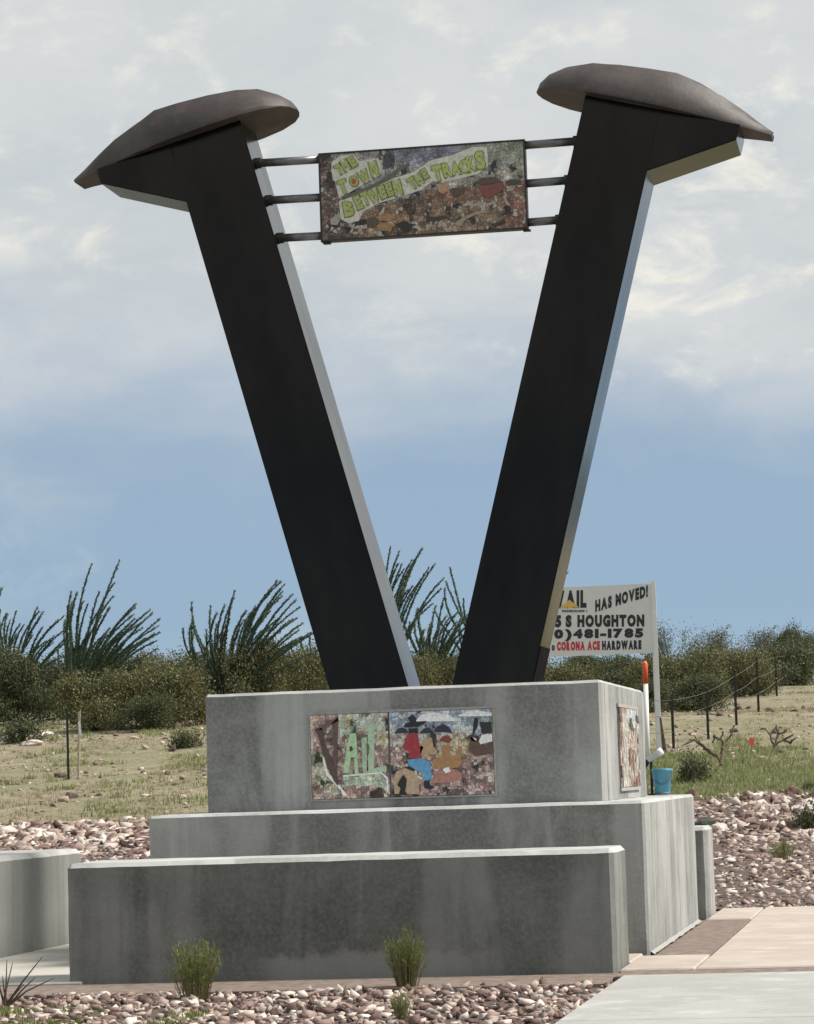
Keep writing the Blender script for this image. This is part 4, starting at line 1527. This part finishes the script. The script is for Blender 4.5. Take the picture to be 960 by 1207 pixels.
bush_at(930, 122, 30, 738, 'dark', 'pointed dark bush rising behind the upper fence posts', G_B)
bush_at(790, 104, 38, 730, 'grey', 'feathery grey green tree top beside the white advertising board', 'feathery grey trees on the rise')
bush_at(845, 108, 40, 736, 'grey', 'feathery grey green tree top above the wide olive bush', 'feathery grey trees on the rise')
bush_at(900, 126, 42, 737, 'grey', 'feathery grey green tree top above the rounded olive bush', 'feathery grey trees on the rise')
bush_at(950, 130, 40, 740, 'grey', 'feathery grey green tree top above the fence end', 'feathery grey trees on the rise')
FAR = ['far bush ' + t for t in (
    'beyond the bent ocotillo where the bush line begins', 'just behind the bent ocotillo', 'just behind the tallest ocotillo', 'seen between the tallest and the fan shaped ocotillo',
    'just behind the fan shaped ocotillo', 'seen between the fan shaped ocotillo and the spike', 'hidden by the spike on the cream paving side', 'behind the forked ocotillo in the gap between the spikes',
    'behind the low dense ocotillo in the gap between the spikes', 'hidden by the spike on the advertising sign side', 'showing just below the advertising board lettering', 'behind the white post of the advertising board',
    'behind the wide olive bush past the fence', 'beyond the tall dark bush at the fence end')]
for i, (u, Y, hp, tv) in enumerate([(-30, 84, 60, 770), (30, 92, 60, 770), (105, 94, 62, 768), (190, 93, 60, 768), (260, 92, 62, 768), (335, 94, 60, 766), (410, 94, 60, 768),
                                    (480, 95, 60, 772), (545, 95, 58, 770), (615, 94, 60, 768), (690, 93, 60, 770), (760, 90, 55, 768), (830, 96, 55, 762), (1005, 126, 60, 748)]):
    bush_at(u, Y, hp, tv, 'dark' if i % 3 else 'olive', FAR[i], 'far row of bushes')
# small shrubs nearer by
bush_at(957, 40.2, 26, 952, 'low', 'dark green leafy shrub on the gravel slope beside pale boulders', None, 'leafy_shrub')
bush_at(820, 46.5, 20, 893, 'low', 'low dark green shrub in the grass by the dead cholla', None, 'leafy_shrub')
bush_at(598 - 25, 62, 20, 845, 'low', 'low shrub behind the plinth', None, 'leafy_shrub')
bush_at(222, 60, 22, 862, 'low', 'low shrub against the plinth edge under the large rounded bush', None, 'leafy_shrub')
bush_at(28, 64, 34, 850, 'low', 'grey twiggy shrub on pale stony ground beyond the cream paving', None, 'leafy_shrub')
bush_at(958, 44.6, 12, 938, 'low', 'tiny dark shrub at the top border of the gravel slope', None, 'leafy_shrub')


def ocotillo(u, Y, canes, label, base_v=None):
    """canes: list of photo-pixel tips (tu, tv); wand-like stems rising from one crown"""
    rr = random.Random(int(u))
    c = atY(u, 800, Y)
    bx_, zg = c.x, height(c.x, Y)
    cms, lv = [], MB()
    canes = list(canes)
    for (tu, tv) in list(canes):
        for _ in range(2 if rr.random() < .5 else 1):
            canes.append((tu + rr.uniform(-14, 14), tv + rr.uniform(6, 44)))
    for (tu, tv) in canes:
        t = atY(tu, tv, Y)
        tip = Vector((t.x - bx_, rr.uniform(-.9, .9), t.z - zg))
        b0 = Vector((rr.uniform(-.12, .12), rr.uniform(-.1, .1), -.08))
        n = 12
        pts = []
        out = rr.uniform(.05, .30)
        ph = rr.uniform(0, 6)
        bend = rr.uniform(.2, 1.6)
        for i in range(n + 1):
            s = i / n
            p = Vector((b0.x + (tip.x - b0.x) * (s ** (1.1 + out)), b0.y + (tip.y - b0.y) * s, b0.z + (tip.z - b0.z) * (s ** (.92))))
            p.x += .06 * math.sin(s * 6 + ph) * s + .16 * (s ** 5 - s ** 2)
            p.z += .03 * math.sin(s * 5 + ph) - bend * .5 * max(0, s - .72) ** 2
            p.x += bend * max(0, s - .72) ** 1.5
            pts.append(p)
        r0 = .048
        cmb = MB().tube(pts, [r0 * (1 - .66 * i / n) for i in range(n + 1)], 6)
        cms.append(mesh('cane', cmb.v, cmb.f, M['cane'], True))
        L_ = sum((pts[i + 1] - pts[i]).length for i in range(n))
        for k in range(int(L_ * 80)):
            f = rr.uniform(.2, .99) * n
            i = min(n - 1, int(f))
            p = pts[i].lerp(pts[i + 1], f - i)
            tg = (pts[i + 1] - pts[i]).normalized()
            rd = Vector((rr.gauss(0, 1), rr.gauss(0, 1), rr.gauss(0, 1)))
            d = (tg + rd * .28).normalized()
            sd_ = d.cross(rd).normalized()
            p = p + (rd - tg * rd.dot(tg)).normalized() * r0 * (1 - .6 * f / n) * .9
            k0 = len(lv.v)
            L2, W2 = rr.uniform(.05, .10), rr.uniform(.018, .034)
            lv.v += [tuple(p), tuple(p + d * L2 * .5 + sd_ * W2 * .5), tuple(p + d * L2), tuple(p + d * L2 * .5 - sd_ * W2 * .5)]
            lv.f.append((k0, k0 + 1, k0 + 2, k0 + 3))
    return plant('ocotillo', cms + [mesh('leaves', lv.v, lv.f, M['ocotillo_leaf'])], bx_, Y, 0, 1, label, 'ocotillo', 'ocotillos behind the monument', ['cane'] * len(cms) + ['leaves'], .03)


r2 = random.Random(31)


def fan(u0, u1, v0, v1, n, lean=0):
    return [(u0 + (u1 - u0) * (i + r2.uniform(-.3, .3)) / (n - 1), r2.uniform(v0, v1)) for i in range(n)]


ocotillo(88, 75, [(127, 658), (110, 665), (84, 696), (74, 704), (100, 712), (92, 700), (128, 716), (140, 720), (152, 712), (160, 710), (168, 720), (178, 728), (172, 742), (150, 735), (115, 725), (66, 745), (185, 745), (132, 740)],
         'tallest ocotillo with long wands rising above the dark bushes')
ocotillo(262, 72, [(219, 708), (232, 712), (224, 738), (214, 742), (245, 735), (262, 712), (284, 698), (276, 706), (325, 682), (335, 690), (330, 684), (318, 700), (345, 706), (352, 716), (300, 712), (310, 720), (338, 726), (356, 732), (290, 720), (252, 722), (364, 742), (270, 730)],
         'fan shaped ocotillo with many curved wands beside the spike')
ocotillo(10, 78, [(4, 692), (22, 722), (30, 718), (44, 716), (36, 728), (56, 724), (-6, 720), (12, 730), (66, 728), (48, 738), (-20, 715), (-30, 730), (70, 742)],
         'bent ocotillo at the far end of the bushes beyond the cream paving')
ocotillo(452, 80, [(490, 641), (484, 642), (470, 650), (459, 646), (477, 656), (505, 661), (498, 668), (466, 662), (455, 668), (440, 660), (425, 672)],
         'forked ocotillo standing behind the shaft between the spikes')
ocotillo(572, 79, [(522, 667), (515, 690), (548, 704), (560, 690), (590, 680), (610, 690), (668, 674), (640, 690)],
         'sparse ocotillo hidden mostly by the sign side spike')
ocotillo(508, 77, [(480, 714), (488, 722), (494, 716), (502, 712), (512, 722), (524, 706), (520, 724), (534, 718), (545, 720), (552, 726), (540, 734), (474, 730), (528, 738), (498, 735)],
         'low dense ocotillo in the gap between the spikes')
ocotillo(400, 79, [(372, 700), (385, 690), (398, 700), (412, 705), (362, 735), (360, 748)], 'ocotillo behind the shaft of the spike beside the fan shaped one')


# dead cholla
def cholla(u, v, Y, paths, label, mat='deadwood'):
    c = atY(u, v, Y)
    x0, z0 = c.x, height(c.x, Y)
    r_ = thing('dead_cholla', (x0, Y, z0), label, 'cactus')
    rr = random.Random(int(u))
    for pth in paths:
        pts = []
        for (pu, pv_) in pth:
            q_ = atY(pu, pv_, Y)
            pts.append(Vector((q_.x, Y + rr.uniform(-.1, .1), q_.z)))
        fine = []
        for a_, b__ in zip(pts, pts[1:]):
            for t in np.linspace(0, 1, 5)[:-1]:
                fine.append(a_.lerp(b__, t) + Vector((rr.gauss(0, .008), 0, rr.gauss(0, .008))))
        fine.append(pts[-1])
        MB().tube(fine, [.023 * (1.1 - .6 * i / len(fine)) * rr.uniform(.8, 1.25) for i in range(len(fine))], 6).make('branch', M[mat], r_)
    return r_


cholla(850, 899, 50, [[(851, 903), (847, 893), (836, 884), (826, 876), (818, 866)], [(851, 902), (851, 890), (852, 880), (850, 870), (853, 862)], [(851, 884), (857, 874), (863, 864), (866, 855)], [(846, 892), (838, 888), (818, 872), (807, 878)], [(848, 872), (842, 866), (840, 876)]],
       'bare branching dead cholla standing in green grass')
cholla(914, 892, 54, [[(912, 893), (913, 880), (908, 866), (902, 858)], [(913, 880), (918, 866), (916, 855)], [(913, 878), (924, 872), (936, 866)], [(924, 872), (932, 876), (939, 870)], [(908, 866), (914, 858)], [(918, 866), (928, 860)]],
       'smaller twiggy dead cholla above the orange marker flag')


# foreground weeds
def weed(name, x, y, hgt, wid, n, label, green=True, seed=0, lean=0, parts_mat=('weed', 'weed_dry')):
    rr = random.Random(seed)
    r_ = thing(name, (x, y, -.04), label, 'weed')
    lv, stm = MB(), MB()
    for i in range(n):
        a = rr.uniform(0, 6.28)
        sp_ = rr.uniform(0, 1) ** .7
        b0 = Vector((x + wid * .4 * math.cos(a) * sp_, y + wid * .4 * math.sin(a) * sp_, -.045))
        h_ = hgt * rr.uniform(.45, 1.0) * (1 - .25 * sp_)
        tip = Vector((x + wid * math.cos(a) * sp_ + lean * rr.uniform(0, 1), y + wid * math.sin(a) * sp_, h_))
        mid = b0.lerp(tip, .5) + Vector((-wid * .06 * math.cos(a), -wid * .06 * math.sin(a), hgt * .06))
        pts = [b0, b0.lerp(mid, .5), mid, mid.lerp(tip, .5), tip]
        stm.tube(pts, [.0032, .0028, .0024, .0018, .0008], 3, False)
        m_ = int(16 * h_ / .3)
        for k in range(m_):
            t = rr.uniform(.2, 1)
            p = (b0.lerp(mid, t * 2) if t < .5 else mid.lerp(tip, t * 2 - 1))
            leaf_quads(lv, p, 1, .040, .006, rr, 2.4, .008)
    obj('leaves', lv.v, lv.f, M[parts_mat[0]], r_)['kind'] = 'stuff'
    obj('stems', stm.v, stm.f, M[parts_mat[1]], r_)['kind'] = 'stuff'
    return r_


weed('grass_tuft', -5.36, 21.40, .46, .25, 150, 'green wispy tuft at the seat wall foot on the cream paving side', seed=1)
weed('grass_tuft', -3.90, 22.05, .46, .19, 140, 'green upright tuft growing before the middle of the seat wall', seed=2)
weed('grass_tuft', -3.42, 19.10, .17, .10, 50, 'small yellowish tuft among pebbles in front of the upright one', seed=3)
weed('grass_tuft', -1.80, 37.2, .26, .26, 90, 'yellow green tuft on the gravel slope above the tan paving', seed=4).location.z = height(-1.8, 37.2)

# dark spiky plant at the left border
sk = thing('spiky_plant', (-6.66, 20.9, -.04), 'bare dark spiky stems rising from pebbles beside the cream paving', 'plant')
for (tu, tv) in [(8, 1132), (15, 1134), (50, 1128), (42, 1152), (64, 1153), (28, 1160), (-8, 1140), (3, 1150)]:
    t = atY(tu, tv, 20.9 + rnd.uniform(-.08, .08))
    b0 = Vector((-6.66 + rnd.uniform(-.03, .03), 20.9 + rnd.uniform(-.03, .03), -.045))
    mid = b0.lerp(t, .5) + Vector((rnd.uniform(-.02, .02), 0, .02))
    MB().tube([b0, b0.lerp(mid, .6), mid, mid.lerp(t, .6), t], [.009, .008, .006, .0045, .002], 5).make('stem', M['bark'], sk)

# low ground cover between the pebbles, field grass
def blades(n, gen, name, mat, ln, wd, nb):
    rr = random.Random(n)
    lv = MB()
    k = 0
    while k < n:
        g = gen(rr)
        k += 1
        if g is None:
            continue
        x, y, z, s = g
        for _ in range(nb):
            a = rr.uniform(0, 6.28)
            ll = ln * s * rr.uniform(.5, 1.2)
            t = rr.uniform(.1, .9)
            b0 = Vector((x + rr.gauss(0, .06 * s), y + rr.gauss(0, .06 * s), z - .01))
            d = Vector((math.cos(a) * t, math.sin(a) * t, 1)).normalized()
            s_ = Vector((-math.sin(a), math.cos(a), 0)) * wd * s * .5
            i = len(lv.v)
            lv.v += [tuple(b0 - s_), tuple(b0 + s_), tuple(b0 + d * ll + Vector((math.cos(a), math.sin(a), -.2)) * ll * .25 * t)]
            lv.f.append((i, i + 1, i + 2))
    o = obj(name, lv.v, lv.f, M[mat])
    o['kind'] = 'stuff'
    return o


def gen_cover(rr):
    x, y = rr.uniform(-7, -4.9), rr.uniform(18, 20.5)
    if mnoise.noise((x * 1.6, y * 1.2, 9)) < .02 + .25 * (y - 19.3):
        return None
    return x, y, -.03, rr.uniform(.5, 1.1)


o = blades(900, gen_cover, 'ground_cover', 'weed', .075, .018, 9)
tag(o, 'low green weeds creeping between the pebbles in the foreground', 'weeds')


def field_noise(x, y):
    return mnoise.noise((x * .35, y * .22, 4)) + .5 * mnoise.noise((x * 1.4, y * .9, 8))


def gen_green(rr):
    """the greener strip between the gravel slope and the fence"""
    y = 43.4 + 15 * rr.random() ** 1.1
    x = rr.uniform(-.10 * y, .06 * y + 6)
    if field_noise(x, y) < -.55 + 1.3 * max(0, (y - 47) / 10) * rr.random() or (y > 54 and x < -3.9):
        return None
    return x, y, height(x, y), rr.uniform(.6, 1.25)


def gen_dry(rr):
    y = 43.6 + 44 * rr.random() ** 1.1
    x = rr.uniform(-.31 * y - 4, .06 * y + 6)
    n = field_noise(x, y)
    if n < -.12 or (x > -.10 * y and y < 50 and n < .4):
        return None
    if 54 < y < 64 and -5 < x < -3.6 and n < .55:
        return None
    return x, y, height(x, y), rr.uniform(.5, 1.1)


def gen_patch(rr):
    """scattered green clumps on the sandy side"""
    y = 44.5 + 26 * rr.random()
    x = rr.uniform(-.30 * y - 3, -.11 * y)
    if mnoise.noise((x * .9, y * .55, 21)) < .22:
        return None
    return x, y, height(x, y), rr.uniform(.7, 1.4)


tag(blades(15000, gen_green, 'field_grass', 'grass', .105, .017, 11), 'short green grass between the gravel slope and the fence', 'grass')
tag(blades(26000, gen_dry, 'dry_grass', 'grass_dry', .09, .015, 9), 'thin straw coloured grass on the sandy rising field', 'grass')
tag(blades(6500, gen_patch, 'green_weeds', 'grass', .11, .022, 10), 'scattered low green clumps on the sandy field', 'grass')

# bush mass that carries on beyond both ends of the near row
tv, tf = [], []
q = random.Random(8)
for i in range(14):
    me_ = q.choice(BP['olive'] + BP['dark'])[0]
    if i < 9:
        y = 78 + i * 5.5 + q.uniform(-2, 2)
        x = .045 * y + 1.5 + q.uniform(0, 6) + (i % 3) * 2
    else:
        y = 72 + (i - 9) * 6
        x = -.335 * y - 2 - q.uniform(0, 5)
    sc_, ang = q.uniform(.9, 1.35), q.uniform(0, 6.28)
    n = len(me_.vertices)
    co = np.empty(n * 3)
    me_.vertices.foreach_get('co', co)
    co = co.reshape(-1, 3) * sc_
    ca, sa = math.cos(ang), math.sin(ang)
    co = np.stack([co[:, 0] * ca - co[:, 1] * sa + x, co[:, 0] * sa + co[:, 1] * ca + y, co[:, 2] + height(x, y)], -1)
    li = np.empty(len(me_.loops), dtype=np.int32)
    me_.loops.foreach_get('vertex_index', li)
    tf.append(li.reshape(-1, 4) + sum(len(a_) for a_ in tv))
    tv.append(co)
tv, tf = np.concatenate(tv), np.concatenate(tf)
me = bpy.data.meshes.new('thicket')
me.vertices.add(len(tv))
me.vertices.foreach_set('co', tv.ravel())
me.loops.add(tf.size)
me.loops.foreach_set('vertex_index', tf.ravel().astype(np.int32))
me.polygons.add(len(tf))
me.polygons.foreach_set('loop_start', np.arange(0, tf.size, 4, dtype=np.int32))
me.polygons.foreach_set('loop_total', np.full(len(tf), 4, dtype=np.int32))
me.update(calc_edges=True)
me.materials.append(M['bush_dark'])
th = link('thicket', me)
th['kind'] = 'stuff'
tag(th, 'mass of dark desert brush continuing beyond the ends of the bush row', 'brush')
